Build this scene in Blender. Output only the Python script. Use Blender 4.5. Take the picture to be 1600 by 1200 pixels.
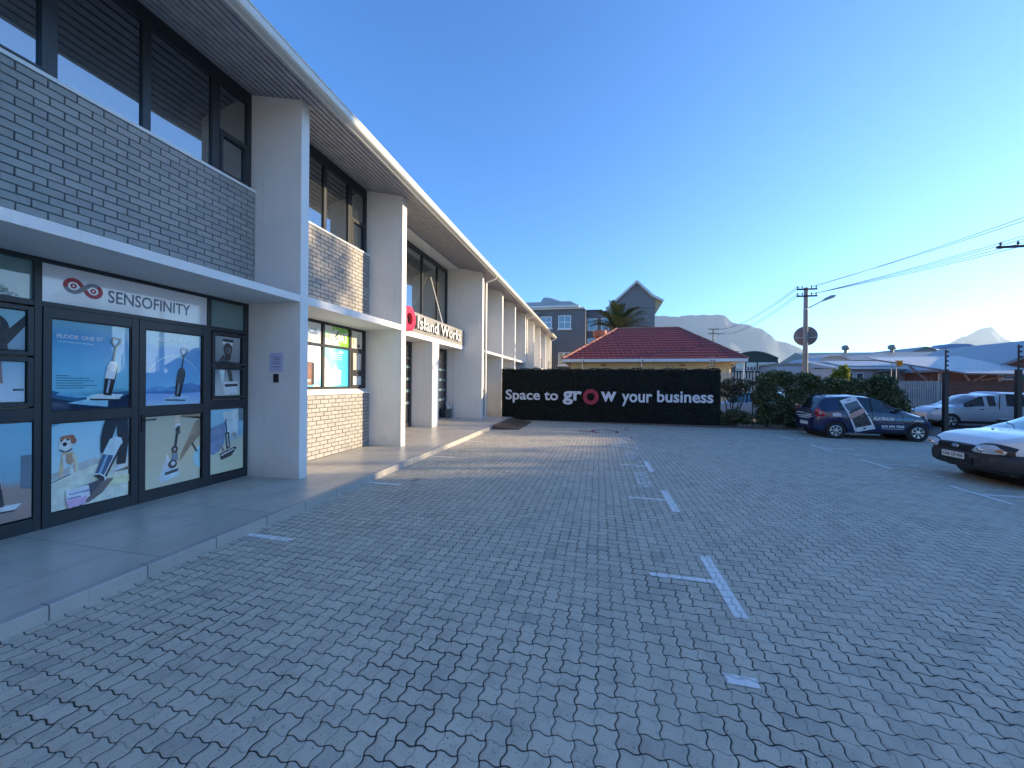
import bpy, bmesh, math, random
import numpy as np
from mathutils import Vector, Matrix
random.seed(7); rng=np.random.default_rng(7)
PI=math.pi
S=bpy.context.scene
for o in list(bpy.data.objects): bpy.data.objects.remove(o)
C=S.collection

# ------------------------------------------------------------------ camera
YAW,PITCH,ROLL=.2234,-.0021,.0092
cam=bpy.data.cameras.new('camera'); cam.sensor_width=36; cam.lens=601.8/1600*36
cam.clip_start=.05; cam.clip_end=20000
co=bpy.data.objects.new('camera',cam); C.objects.link(co); S.camera=co
r=Vector((math.cos(YAW),math.sin(YAW),0)); fw=Vector((-math.sin(YAW),math.cos(YAW),0)); up=Vector((0,0,1))
F=fw*math.cos(PITCH)+up*math.sin(PITCH); U=up*math.cos(PITCH)-fw*math.sin(PITCH)
R=r*math.cos(ROLL)+U*math.sin(ROLL); U=-r*math.sin(ROLL)+U*math.cos(ROLL)
m=Matrix(((R.x,U.x,-F.x,0),(R.y,U.y,-F.y,0),(R.z,U.z,-F.z,1.684),(0,0,0,1))); co.matrix_world=m
# ------------------------------------------------------------------ light
SUN_AZ=math.radians(72); SUN_EL=math.radians(12)      # azimuth from +Y towards +X
w=bpy.data.worlds.new('World'); S.world=w; w.use_nodes=True
nt=w.node_tree; bg=nt.nodes['Background']
sky=nt.nodes.new('ShaderNodeTexSky'); sky.sky_type='NISHITA'; sky.sun_disc=False
sky.sun_elevation=SUN_EL; sky.sun_rotation=SUN_AZ; sky.altitude=0; sky.air_density=1.0; sky.dust_density=0; sky.ozone_density=6.9
nt.links.new(sky.outputs[0],bg.inputs[0]); bg.inputs[1].default_value=.14
sl=bpy.data.lights.new('sun','SUN'); sl.energy=4.2; sl.angle=math.radians(.55); sl.color=(1,.76,.48)
so=bpy.data.objects.new('sun',sl); C.objects.link(so)
d=Vector((math.sin(SUN_AZ)*math.cos(SUN_EL),math.cos(SUN_AZ)*math.cos(SUN_EL),math.sin(SUN_EL)))
so.rotation_euler=d.to_track_quat('Z','Y').to_euler()
S.view_settings.view_transform='Standard'; S.view_settings.look='None'; S.view_settings.exposure=1.63; S.view_settings.gamma=1
S.render.engine='CYCLES'; S.cycles.max_bounces=8; S.cycles.volume_bounces=1; S.cycles.transparent_max_bounces=16

# ------------------------------------------------------------------ helpers
def tag(o,label=None,cat=None,group=None,kind=None):
    if label:o['label']=label
    if cat:o['category']=cat
    if group:o['group']=group
    if kind:o['kind']=kind
    return o
def empty(name,loc=(0,0,0),rz=0,**k):
    o=bpy.data.objects.new(name,None); C.objects.link(o); o.location=loc; o.rotation_euler=(0,0,rz)
    o.empty_display_size=.2
    return tag(o,**k)
class MB:
    def __init__(s): s.v=[];s.f=[];s.m=[]
    def add(s,vs,fs,mi=0):
        n=len(s.v); s.v+=[tuple(a) for a in vs]; s.f+=[tuple(n+i for i in f) for f in fs]; s.m+=[mi]*len(fs); return s
    def box(s,x0,x1,y0,y1,z0,z1,mi=0):
        return s.add([(x0,y0,z0),(x1,y0,z0),(x1,y1,z0),(x0,y1,z0),(x0,y0,z1),(x1,y0,z1),(x1,y1,z1),(x0,y1,z1)],
          [(0,3,2,1),(4,5,6,7),(0,1,5,4),(1,2,6,5),(2,3,7,6),(3,0,4,7)],mi)
    def bbox(s,x0,x1,y0,y1,z0,z1,b,mi=0):   # box with chamfered edges towards +X (bricks)
        s.add([(x0,y0,z0),(x0,y1,z0),(x0,y1,z1),(x0,y0,z1),(x1-b,y0,z0),(x1-b,y1,z0),(x1-b,y1,z1),(x1-b,y0,z1),
               (x1,y0+b,z0+b),(x1,y1-b,z0+b),(x1,y1-b,z1-b),(x1,y0+b,z1-b)],
              [(0,1,5,4),(1,2,6,5),(2,3,7,6),(3,0,4,7),(4,5,9,8),(5,6,10,9),(6,7,11,10),(7,4,8,11),(8,9,10,11)],mi)
    def prism(s,poly,axis,a0,a1,mi=0):
        # poly: 2D points; axis 'x': (y,z) / 'y': (x,z) / 'z': (x,y)
        def P(p,a): return (a,p[0],p[1]) if axis=='x' else (p[0],a,p[1]) if axis=='y' else (p[0],p[1],a)
        n=len(poly); vs=[P(p,a0) for p in poly]+[P(p,a1) for p in poly]
        return s.add(vs,[tuple(range(n-1,-1,-1)),tuple(range(n,2*n))]+[(i,(i+1)%n,n+(i+1)%n,n+i) for i in range(n)],mi)
    def poly(s,pts,mi=0): return s.add(pts,[tuple(range(len(pts)))],mi)
    def tube(s,pts,r,n=8,mi=0,cap=True):
        pts=[Vector(p) for p in pts]; rs=r if isinstance(r,(list,tuple)) else [r]*len(pts)
        rings=[];prev=None
        for i,p in enumerate(pts):
            t=(pts[min(i+1,len(pts)-1)]-pts[max(i-1,0)]).normalized()
            if prev is None:
                a=Vector((0,0,1)) if abs(t.z)<.9 else Vector((1,0,0)); u=t.cross(a).normalized()
            else: u=(prev-t*prev.dot(t)).normalized()
            prev=u; v=t.cross(u); rings.append([p+(u*math.cos(2*PI*k/n)+v*math.sin(2*PI*k/n))*rs[i] for k in range(n)])
        vs=[q for R_ in rings for q in R_]; fs=[]
        for i in range(len(pts)-1):
            for k in range(n): fs.append((i*n+k,i*n+(k+1)%n,(i+1)*n+(k+1)%n,(i+1)*n+k))
        if cap: fs+=[tuple(range(n-1,-1,-1)),tuple((len(pts)-1)*n+k for k in range(n))]
        return s.add(vs,fs,mi)
    def lathe(s,prof,c,axis='z',n=24,mi=0):    # prof: (r,h)
        vs=[];fs=[]
        for (rr,h) in prof:
            for k in range(n):
                a=2*PI*k/n; x,y=rr*math.cos(a),rr*math.sin(a)
                p=(x,y,h) if axis=='z' else (x,h,y) if axis=='y' else (h,x,y)
                vs.append((c[0]+p[0],c[1]+p[1],c[2]+p[2]))
        for i in range(len(prof)-1):
            for k in range(n): fs.append((i*n+k,i*n+(k+1)%n,(i+1)*n+(k+1)%n,(i+1)*n+k))
        fs+=[tuple(range(n-1,-1,-1)),tuple((len(prof)-1)*n+k for k in range(n))]
        return s.add(vs,fs,mi)
    def build(s,name,mats,parent=None,smooth=False,fix=True,bevel=0):
        me=bpy.data.meshes.new(name); me.from_pydata(s.v,[],s.f)
        if not isinstance(mats,(list,tuple)): mats=[mats]
        for q in mats: me.materials.append(q)
        me.polygons.foreach_set('material_index',s.m)
        if fix:
            bm=bmesh.new(); bm.from_mesh(me); bmesh.ops.recalc_face_normals(bm,faces=bm.faces); bm.to_mesh(me); bm.free()
        me.polygons.foreach_set('use_smooth',[bool(smooth)]*len(me.polygons))
        if smooth:
            try: me.set_sharp_from_angle(angle=math.radians(38))
            except Exception: pass
        o=bpy.data.objects.new(name,me); C.objects.link(o)
        if parent: o.parent=parent
        if bevel:
            b=o.modifiers.new('bevel','BEVEL'); b.width=bevel; b.segments=2; b.limit_method='ANGLE'
        return o
def copy_tree(o,parent=None):
    c=o.copy(); C.objects.link(c)
    if parent: c.parent=parent
    for ch in list(o.children): copy_tree(ch,c)
    return c
def gz(x,y): return -.0092*(x+4)+.0027*y

# ------------------------------------------------------------------ materials
def newmat(name):
    m=bpy.data.materials.new(name); m.use_nodes=True; n=m.node_tree
    return m,n,n.nodes['Principled BSDF']
class G:   # tiny node-graph helper
    def __init__(s,t): s.t=t
    def n(s,ty,**k):
        x=s.t.nodes.new(ty)
        for a,b in k.items(): setattr(x,a,b)
        return x
    def put(s,sock,v):
        if hasattr(v,'is_output') or isinstance(v,bpy.types.NodeSocket): s.t.links.new(v,sock)
        else: sock.default_value=v
    def m(s,op,a,b=None,c=None,clamp=False):
        x=s.n('ShaderNodeMath',operation=op); x.use_clamp=clamp
        s.put(x.inputs[0],a)
        if b is not None: s.put(x.inputs[1],b)
        if c is not None: s.put(x.inputs[2],c)
        return x.outputs[0]
    def mix(s,f,a,b,bl='MIX'):
        x=s.n('ShaderNodeMix',data_type='RGBA',blend_type=bl)
        s.put(x.inputs[0],f); s.put(x.inputs[6],a if not isinstance(a,tuple) else (*a,1)[:4]); s.put(x.inputs[7],b if not isinstance(b,tuple) else (*b,1)[:4])
        return x.outputs[2]
    def sstep(s,v,lo,hi):
        x=s.n('ShaderNodeMapRange',interpolation_type='SMOOTHSTEP'); s.put(x.inputs[0],v); x.inputs[1].default_value=lo; x.inputs[2].default_value=hi
        return x.outputs[0]
    def noise(s,vec,scale,detail=4,rough=.55,dim='3D'):
        x=s.n('ShaderNodeTexNoise'); x.inputs['Scale'].default_value=scale; x.inputs['Detail'].default_value=detail; x.inputs['Roughness'].default_value=rough
        if vec is not None: s.t.links.new(vec,x.inputs['Vector'])
        return x.outputs[0]
    def ramp(s,f,stops):
        x=s.n('ShaderNodeValToRGB'); e=x.color_ramp.elements
        while len(e)>1: e.remove(e[-1])
        e[0].position=stops[0][0]; e[0].color=(*stops[0][1],1)
        for p,c in stops[1:]:
            q=e.new(p); q.color=(*c,1)
        s.put(x.inputs[0],f); return x.outputs[0]
    def bump(s,h,dist,st=1,normal=None):
        x=s.n('ShaderNodeBump'); x.inputs['Distance'].default_value=dist; x.inputs['Strength'].default_value=st; s.put(x.inputs['Height'],h)
        if normal: s.t.links.new(normal,x.inputs['Normal'])
        return x.outputs[0]
    def pos(s): return s.n('ShaderNodeNewGeometry').outputs['Position']
def mat(name,col,rough=.6,var=.12,scale=6,bump=.0,bscale=60,metal=0,coat=0,spec=.5,stain=0,dirtcol=None):
    m,n,b=newmat(name); g=G(n); p=g.pos()
    nz=g.noise(p,scale,5)
    v=tuple(max(0,c*(1-var)) for c in col); v2=tuple(min(1,c*(1+var)) for c in col)
    c=g.mix(g.sstep(nz,.3,.7),v,v2)
    if stain:
        ns=g.noise(p,scale*.25,6,.7); c=g.mix(g.m('MULTIPLY',g.sstep(ns,.5,.75),stain),c,dirtcol or tuple(a*.5 for a in col))
    n.links.new(c,b.inputs['Base Color'])
    b.inputs['Roughness'].default_value=rough; b.inputs['Metallic'].default_value=metal
    b.inputs['Coat Weight'].default_value=coat; b.inputs['Coat Roughness'].default_value=.04
    b.inputs['Specular IOR Level'].default_value=spec
    if rough>.12:
        rr=g.m('MULTIPLY_ADD',nz,.18,rough-.09); n.links.new(rr,b.inputs['Roughness'])
    if bump: n.links.new(g.bump(g.noise(p,bscale,4),bump),b.inputs['Normal'])
    return m
M={}
def brickp():
    m,n,b=newmat('painted_brick'); g=G(n); p=g.pos(); ge=g.n('ShaderNodeNewGeometry'); r=ge.outputs['Random Per Island']
    c=g.mix(r,(.29,.285,.265),(.36,.345,.315)); c=g.mix(g.m('MULTIPLY',g.sstep(g.noise(p,5,6,.65),.5,.72),.3),c,(.20,.20,.20))
    c=g.mix(g.m('MULTIPLY',g.sstep(g.noise(p,60,3,.6),.62,.72),.35),c,(.17,.17,.17))
    n.links.new(c,b.inputs['Base Color']); b.inputs['Roughness'].default_value=.6
    n.links.new(g.bump(g.m('ADD',g.noise(p,120,3),g.m('MULTIPLY',g.noise(p,25,3),1.5)),.005),b.inputs['Normal']); return m
def plaster():
    m,n,b=newmat('painted_plaster'); g=G(n); p=g.pos()
    c=g.mix(g.sstep(g.noise(p,1.3,5),.3,.7),(.70,.70,.67),(.75,.745,.71))
    mp=g.n('ShaderNodeMapping'); n.links.new(p,mp.inputs[0]); mp.inputs['Scale'].default_value=(9,9,.55)
    st=g.noise(mp.outputs[0],1,5,.6); c=g.mix(g.m('MULTIPLY',g.sstep(st,.52,.78),.22),c,(.45,.44,.40))     # drip streaks
    sp=g.n('ShaderNodeSeparateXYZ'); n.links.new(p,sp.inputs[0]); base=g.m('SUBTRACT',1,g.sstep(g.m('ADD',sp.outputs[2],g.m('MULTIPLY',g.noise(p,7,4),.5)),.28,.75))
    c=g.mix(g.m('MULTIPLY',base,.35),c,(.36,.34,.29))                                                       # splash dirt at the foot
    sc=g.noise(p,22,4,.7); c=g.mix(g.m('MULTIPLY',g.sstep(sc,.68,.76),.25),c,(.5,.48,.44))
    n.links.new(c,b.inputs['Base Color']); b.inputs['Roughness'].default_value=.75
    h=g.m('ADD',g.noise(p,90,4),g.m('MULTIPLY',g.noise(p,3.5,3),3)); n.links.new(g.bump(h,.003),b.inputs['Normal']); return m
M['plaster']=plaster()
M['brickpaint']=mat('painted_brick',(.30,.295,.28),.6,.10,9,.006,120)
M['brickpaint']=brickp()
M['mortar']=mat('raked_mortar',(.07,.075,.08),.9,.2,20,.004,90)
M['frame']=mat('charcoal_aluminium',(.028,.033,.038),.38,.08,4)
M['slat']=mat('soffit_board',(.41,.385,.40),.6,.12,5,.002,70)
M['black']=mat('black_void',(.006,.006,.007),.9,.1,4)
M['gutter']=mat('gutter_paint',(.62,.63,.58),.35,.04,2)
M['roofsheet']=mat('roof_sheet',(.35,.36,.36),.45,.08,1)
M['white']=mat('white_paint',(.78,.78,.76),.5,.04,3)
M['signwhite']=mat('white_sign_face',(.74,.74,.78),.12,.02,3,coat=1)
M['board']=mat('grey_sign_board',(.235,.235,.22),.5,.05,3)
M['letterblack']=mat('letter_return',(.012,.012,.012),.5,.05,3)
M['letterwhite']=mat('letter_face',(.8,.8,.78),.4,.02,3)
M['letterred']=mat('red_letter_face',(.62,.012,.04),.35,.05,3)
M['pinkred']=mat('pinkish_red',(.62,.04,.09),.35,.05,3)
M['hedgewhite']=mat('hedge_letter_face',(.68,.70,.74),.5,.03,3)
M['hedgered']=mat('hedge_ring_face',(.36,.02,.045),.5,.03,3)
M['blackmetal']=mat('black_metal',(.015,.015,.017),.45,.1,6)
M['ramp']=mat('rusty_metal_plate',(.10,.065,.045),.55,.35,9,.003,60)
M['housewall']=mat('cream_wall',(.72,.58,.33),.8,.06,1.5,.003,40)
M['greybuild']=mat('dark_grey_render',(.13,.135,.14),.8,.06,.6,.003,20)
M['greybuild2']=mat('mid_grey_render',(.17,.175,.18),.8,.06,.6,.003,20)
M['terra']=mat('terracotta',(.36,.10,.055),.7,.15,5,.004,30)
M['concrete']=mat('concrete_grey',(.30,.29,.27),.85,.1,4,.004,60,stain=.3)
M['polewood']=mat('pole_grey',(.26,.245,.21),.8,.12,3,.003,30)
M['galv']=mat('galvanised_steel',(.42,.43,.43),.42,.1,3,metal=.6)
M['shedwall']=mat('shed_wall',(.42,.44,.46),.7,.07,.5)
M['shedroof']=mat('shed_roof',(.26,.27,.28),.45,.08,.6)
M['olivewall']=mat('dark_green_shed',(.03,.05,.05),.7,.1,.6)
M['tyre']=mat('tyre_rubber',(.018,.018,.019),.8,.15,20)
M['rim']=mat('alloy_rim',(.52,.53,.54),.3,.05,6,metal=.85)
M['chrome']=mat('chrome',(.7,.7,.7),.15,.02,6,metal=1)
M['bluepaint']=mat('blue_car_paint',(.0025,.008,.055),.28,.05,2,coat=1)
M['whitepaint']=mat('white_car_paint',(.66,.68,.68),.35,.03,1.5,coat=.8)
M['silverpaint']=mat('silver_car_paint',(.43,.46,.49),.32,.04,1.5,metal=.35,coat=.7)
M['plastic']=mat('black_bumper_plastic',(.022,.023,.025),.5,.15,12)
M['trimblack']=mat('black_trim',(.008,.008,.009),.35,.1,12)
M['sticker']=mat('white_sticker',(.72,.74,.76),.4,.04,8)
M['stickerblue']=mat('pale_blue_sticker',(.10,.34,.52),.4,.04,8)
M['skinpink']=mat('peach_sticker',(.55,.33,.27),.4,.15,12)
M['plate']=mat('number_plate',(.72,.72,.66),.4,.03,8)
M['bark']=mat('bark',(.09,.065,.045),.9,.3,9,.01,30)
M['orange']=mat('orange_plastic',(.85,.30,.01),.5,.05,8)
M['bed']=mat('soil_bed',(.16,.12,.08),.95,.4,6,.02,14)
M['kerbdark']=mat('dark_kerb',(.13,.11,.10),.85,.2,8,.005,40)
def lens(name,col,rough=.08):
    return mat(name,col,rough,.1,14,coat=1)
M['headlight']=lens('headlight_lens',(.46,.48,.50),.05); M['redlight']=lens('tail_lens',(.42,.01,.02)); M['amber']=lens('amber_lens',(.6,.18,.03))
def glass(name,base,refl,tint=(1,1,1),rough=.01):
    m,n,b=newmat(name); g=G(n)
    b.inputs['Base Color'].default_value=(*base,1); b.inputs['Roughness'].default_value=.25; b.inputs['Specular IOR Level'].default_value=.2
    gl=g.n('ShaderNodeBsdfGlossy'); gl.inputs['Roughness'].default_value=rough; gl.inputs['Color'].default_value=(*tint,1)
    p=g.pos(); nb=g.bump(g.noise(p,.9,1),.004); n.links.new(nb,gl.inputs['Normal'])
    fr=g.n('ShaderNodeFresnel'); fr.inputs[0].default_value=1.5
    f=g.m('ADD',g.m('MULTIPLY',fr.outputs[0],1.0),refl,clamp=True)
    mx=g.n('ShaderNodeMixShader'); n.links.new(f,mx.inputs[0]); n.links.new(b.outputs[0],mx.inputs[1]); n.links.new(gl.outputs[0],mx.inputs[2])
    n.links.new(mx.outputs[0],n.nodes['Material Output'].inputs[0]); return m
M['tint']=glass('tinted_window_glass',(.012,.014,.016),.26,(.85,.95,1))
M['doorglass']=glass('dark_door_glass',(.03,.03,.03),.05)
M['greenglass']=glass('frosted_green_pane',(.16,.25,.25),.04)
M['carglass']=glass('car_glass',(.012,.02,.024),.10,(.8,1,1))
M['carglassdark']=glass('dark_car_glass',(.006,.008,.012),.02)
M['winglass']=glass('far_window_glass',(.10,.12,.14),.12)
M['blind']=mat('roller_blind',(.30,.30,.27),.8,.05,3)
# leaves
def leafmat(name,stops,rough=.5,trans=.25):
    m,n,b=newmat(name); g=G(n); ge=g.n('ShaderNodeNewGeometry')
    c=g.ramp(ge.outputs['Random Per Island'],stops); n.links.new(c,b.inputs['Base Color']); b.inputs['Roughness'].default_value=rough
    tr=g.n('ShaderNodeBsdfTranslucent'); n.links.new(c,tr.inputs[0])
    mx=g.n('ShaderNodeMixShader'); mx.inputs[0].default_value=trans
    n.links.new(b.outputs[0],mx.inputs[1]); n.links.new(tr.outputs[0],mx.inputs[2]); n.links.new(mx.outputs[0],n.nodes['Material Output'].inputs[0]); return m
M['leafdark']=leafmat('artificial_hedge_leaf',[(0,(.002,.004,.0025)),(.6,(.004,.010,.005)),(.9,(.008,.024,.011)),(1,(.02,.05,.022))],.55,.05)
M['leaf']=leafmat('shrub_leaf',[(0,(.025,.05,.018)),(.45,(.06,.095,.03)),(.8,(.14,.17,.06)),(1,(.34,.34,.16))],.4,.22)
M['leafwarm']=leafmat('sparse_shrub_leaf',[(0,(.03,.045,.02)),(.5,(.07,.075,.03)),(.85,(.13,.10,.05)),(1,(.2,.17,.08))],.4,.3)
M['leafyel']=leafmat('bright_shrub_leaf',[(0,(.10,.15,.02)),(1,(.26,.30,.05))],.5,.35)
M['palm']=leafmat('palm_leaflet',[(0,(.025,.045,.018)),(.6,(.06,.09,.03)),(1,(.12,.14,.05))],.35,.2)

# pavers --------------------------------------------------
def paver_nodes(g,s=.104):
    p=g.pos(); sp=g.n('ShaderNodeSeparateXYZ'); g.t.links.new(p,sp.inputs[0]); x,y=sp.outputs[0],sp.outputs[1]
    # slight laying irregularity
    wx=g.m('MULTIPLY_ADD',g.noise(p,.9,1),.05,-.025); wy=g.m('MULTIPLY_ADD',g.noise(p,1.1,1),.05,-.025)
    X=g.m('DIVIDE',g.m('ADD',x,wx),s); Y=g.m('DIVIDE',g.m('ADD',y,wy),s)
    X=g.m('ADD',X,4000); Y=g.m('ADD',Y,2000)
    A=.078; u=g.m('ADD',X,g.m('MULTIPLY',g.m('SINE',g.m('MULTIPLY',g.m('FRACT',Y),2*PI)),A))
    v=g.m('SUBTRACT',Y,g.m('MULTIPLY',g.m('SINE',g.m('MULTIPLY',g.m('FRACT',X),2*PI)),A))
    i=g.m('FLOOR',u); j=g.m('FLOOR',v); fu=g.m('FRACT',u); fv=g.m('FRACT',v)
    mm=g.m('MODULO',g.m('ADD',g.m('SUBTRACT',i,j),.5),4.0); mm=g.m('FLOOR',mm)
    e=[g.m('COMPARE',mm,float(k),.1) for k in range(4)]
    dL=g.m('MULTIPLY_ADD',e[1],10,fu); dR=g.m('MULTIPLY_ADD',e[0],10,g.m('SUBTRACT',1,fu))
    dB=g.m('MULTIPLY_ADD',e[2],10,fv); dT=g.m('MULTIPLY_ADD',e[3],10,g.m('SUBTRACT',1,fv))
    dd=g.m('SMOOTH_MIN',g.m('SMOOTH_MIN',dL,dR,.12),g.m('SMOOTH_MIN',dB,dT,.12),.12)
    raw=g.m('MINIMUM',g.m('MINIMUM',fu,g.m('SUBTRACT',1,fu)),g.m('MINIMUM',fv,g.m('SUBTRACT',1,fv)))
    bi=g.m('SUBTRACT',i,e[1]); bj=g.m('SUBTRACT',j,e[2])
    cv=g.n('ShaderNodeCombineXYZ'); g.put(cv.inputs[0],bi); g.put(cv.inputs[1],bj)
    wn=g.n('ShaderNodeTexWhiteNoise'); wn.noise_dimensions='3D'; g.t.links.new(cv.outputs[0],wn.inputs[0])
    rnd=wn.outputs[0]
    # joint width varies across the yard
    jw=g.m('MULTIPLY_ADD',g.sstep(g.noise(p,1.6,3),.35,.7),.026,.015)
    joint=g.m('SUBTRACT',1,g.sstep(g.m('SUBTRACT',dd,jw),-.006,.022))
    faux=g.m('SUBTRACT',1,g.sstep(raw,.012,.05))
    faux=g.m('MULTIPLY',faux,g.m('SUBTRACT',1,joint))
    return p,x,y,dd,joint,faux,rnd
def paver_mat(name,paint=None):
    m,n,b=newmat(name); g=G(n); p,x,y,dd,joint,faux,rnd=paver_nodes(g)
    c=g.mix(rnd,(.50,.455,.345),(.60,.55,.42))
    big=g.noise(p,.45,5,.6); c=g.mix(g.m('MULTIPLY',g.sstep(big,.45,.75),.3),c,(.36,.32,.26))
    mid=g.noise(p,6,5,.65); c=g.mix(g.m('MULTIPLY',g.sstep(mid,.42,.7),.55),c,(.30,.28,.22))
    fine=g.noise(p,170,3,.7); c=g.mix(g.m('MULTIPLY',g.sstep(fine,.40,.70),.5),c,(.58,.56,.52))
    pore=g.noise(p,90,2,.5); c=g.mix(g.m('MULTIPLY',g.sstep(pore,.66,.70),.75),c,(.05,.05,.05))
    lt=g.noise(p,2.7,5,.7); c=g.mix(g.m('MULTIPLY',g.sstep(lt,.62,.78),.35),c,(.58,.56,.52))
    if paint:
        wear=g.sstep(g.noise(p,28,5,.7),.64,.70); pc=g.mix(g.noise(p,7,4),tuple(a*.85 for a in paint),paint)
        c=g.mix(wear,pc,c); joint=g.m('MULTIPLY',joint,.5); faux=g.m('MULTIPLY',faux,.4)
    rep=g.m('GREATER_THAN',rnd,.965); c=g.mix(g.m('MULTIPLY',rep,.35),c,(.22,.215,.20))
    sandn=g.sstep(g.noise(p,1.1,6,.7),.60,.72); c=g.mix(g.m('MULTIPLY',sandn,.28),c,(.50,.47,.40))
    # joints: dark grime near the kerb, lighter sand elsewhere
    jn=g.sstep(g.noise(p,.8,3),.35,.65); jc=g.mix(jn,(.028,.028,.027),(.06,.058,.05))
    # pale rounded arris on each block
    ar=g.m('MULTIPLY',g.m('SUBTRACT',1,g.sstep(dd,.05,.16)),g.m('SUBTRACT',1,joint)); c=g.mix(g.m('MULTIPLY',ar,.12),c,(.42,.41,.39))
    c=g.mix(g.m('MULTIPLY',faux,.42),c,(.07,.07,.07)); c=g.mix(joint,c,jc)
    # oil drips
    oil=g.noise(p,1.4,3,.5); c=g.mix(g.m('MULTIPLY',g.sstep(oil,.66,.76),.5),c,(.09,.09,.085)); o2=g.noise(p,7,2,.4); c=g.mix(g.m('MULTIPLY',g.sstep(o2,.74,.78),.5),c,(.08,.08,.075))
    n.links.new(c,b.inputs['Base Color']); b.inputs['Roughness'].default_value=.88
    h=g.m('SUBTRACT',g.m('MULTIPLY',g.sstep(dd,0,.15),1.0),g.m('MULTIPLY',faux,.35))
    h=g.m('ADD',h,g.m('MULTIPLY',rnd,.30)); h=g.m('ADD',h,g.m('MULTIPLY',fine,.10)); h=g.m('SUBTRACT',h,g.m('MULTIPLY',g.sstep(pore,.66,.72),.2))
    n.links.new(g.bump(h,.004,.8),b.inputs['Normal']); b.inputs['Specular IOR Level'].default_value=.25; return m
M['paver']=paver_mat('concrete_pavers')
M['paintwhite']=paver_mat('white_road_paint',(.86,.86,.82))
M['paintred']=paver_mat('red_road_paint',(.30,.07,.08))
# tiles
def tile_mat(name,c1,c2,w,h,ox=0,oy=0,rough=.35,joint=(.06,.06,.06)):
    m,n,b=newmat(name); g=G(n); p=g.pos(); mp=g.n('ShaderNodeMapping'); n.links.new(p,mp.inputs[0]); mp.inputs[1].default_value=(ox,oy,0); mp.inputs['Rotation'].default_value=(0,0,PI/2)
    br=g.n('ShaderNodeTexBrick'); n.links.new(mp.outputs[0],br.inputs[0]); br.offset=.0; br.inputs['Scale'].default_value=1; br.inputs['Mortar Size'].default_value=.0045
    br.inputs['Brick Width'].default_value=w; br.inputs['Row Height'].default_value=h; br.inputs['Color1'].default_value=(*c1,1); br.inputs['Color2'].default_value=(*c2,1); br.inputs['Mortar'].default_value=(*joint,1)
    nz=g.noise(p,3,6,.65); c=g.mix(g.m('MULTIPLY',g.sstep(nz,.4,.75),.35),br.outputs[0],tuple(a*.6 for a in c1))
    f=g.noise(p,140,3); c=g.mix(g.m('MULTIPLY',f,.15),c,tuple(a*1.5 for a in c1))
    n.links.new(c,b.inputs['Base Color']); n.links.new(g.m('MULTIPLY_ADD',nz,.25,rough-.1),b.inputs['Roughness'])
    n.links.new(g.bump(g.m('SUBTRACT',1,br.outputs[1]),.002),b.inputs['Normal']); return m
M['tile']=tile_mat('porcelain_pavement_tile',(.43,.40,.345),(.49,.455,.39),1.2,.6,.25,.12,joint=(.16,.16,.15))
M['kerbtile']=tile_mat('kerb_tile',(.36,.345,.31),(.41,.39,.35),.6,9,.1,4,.5)
def brick_far(name):
    m,n,b=newmat(name); g=G(n); p=g.pos(); sp=g.n('ShaderNodeSeparateXYZ'); n.links.new(p,sp.inputs[0]); cv=g.n('ShaderNodeCombineXYZ')
    n.links.new(g.m('ADD',sp.outputs[0],sp.outputs[1]),cv.inputs[0]); n.links.new(sp.outputs[2],cv.inputs[1])
    br=g.n('ShaderNodeTexBrick'); n.links.new(cv.outputs[0],br.inputs[0]); br.inputs['Scale'].default_value=1; br.inputs['Brick Width'].default_value=.23; br.inputs['Row Height'].default_value=.086; br.inputs['Mortar Size'].default_value=.008
    br.inputs['Color1'].default_value=(.26,.075,.04,1); br.inputs['Color2'].default_value=(.16,.05,.03,1); br.inputs['Mortar'].default_value=(.2,.17,.14,1)
    c=g.mix(g.m('MULTIPLY',g.sstep(g.noise(p,.9,5),.45,.7),.4),br.outputs[0],(.12,.06,.045)); n.links.new(c,b.inputs['Base Color']); b.inputs['Roughness'].default_value=.9
    n.links.new(g.bump(br.outputs[1],-.004),b.inputs['Normal']); return m
M['facebrick']=brick_far('red_face_brick')
def rooftile():
    m,n,b=newmat('red_roof_tile'); g=G(n); p=g.pos(); sp=g.n('ShaderNodeSeparateXYZ'); n.links.new(p,sp.inputs[0])
    c=g.mix(g.noise(p,2.2,5),(.22,.035,.035),(.32,.055,.05)); fl=g.noise(p,9,3); c=g.mix(g.m('MULTIPLY',g.sstep(fl,.6,.72),.3),c,(.33,.15,.12))
    n.links.new(c,b.inputs['Base Color']); b.inputs['Roughness'].default_value=.5
    wv=g.m('SINE',g.m('MULTIPLY',g.m('ADD',sp.outputs[0],sp.outputs[1]),2*PI/.3)); n.links.new(g.bump(wv,.02),b.inputs['Normal']); return m
M['rooftile']=rooftile()
M['ridgetile']=mat('ridge_tile',(.33,.12,.075),.6,.25,4)
def corr(name,c,period,axis=0,rough=.45,metal=0,d=.02):
    m,n,b=newmat(name); g=G(n); p=g.pos(); sp=g.n('ShaderNodeSeparateXYZ'); n.links.new(p,sp.inputs[0])
    cc=g.mix(g.noise(p,1.2,5),tuple(a*.85 for a in c),tuple(a*1.12 for a in c)); n.links.new(cc,b.inputs['Base Color'])
    b.inputs['Roughness'].default_value=rough; b.inputs['Metallic'].default_value=metal
    wv=g.m('SINE',g.m('MULTIPLY',sp.outputs[axis],2*PI/period)); n.links.new(g.bump(wv,d),b.inputs['Normal']); return m
M['corrroof']=corr('corrugated_roof',(.23,.245,.255),.35)
M['ribcladding']=corr('ribbed_cladding',(.19,.21,.20),.22)
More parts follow.
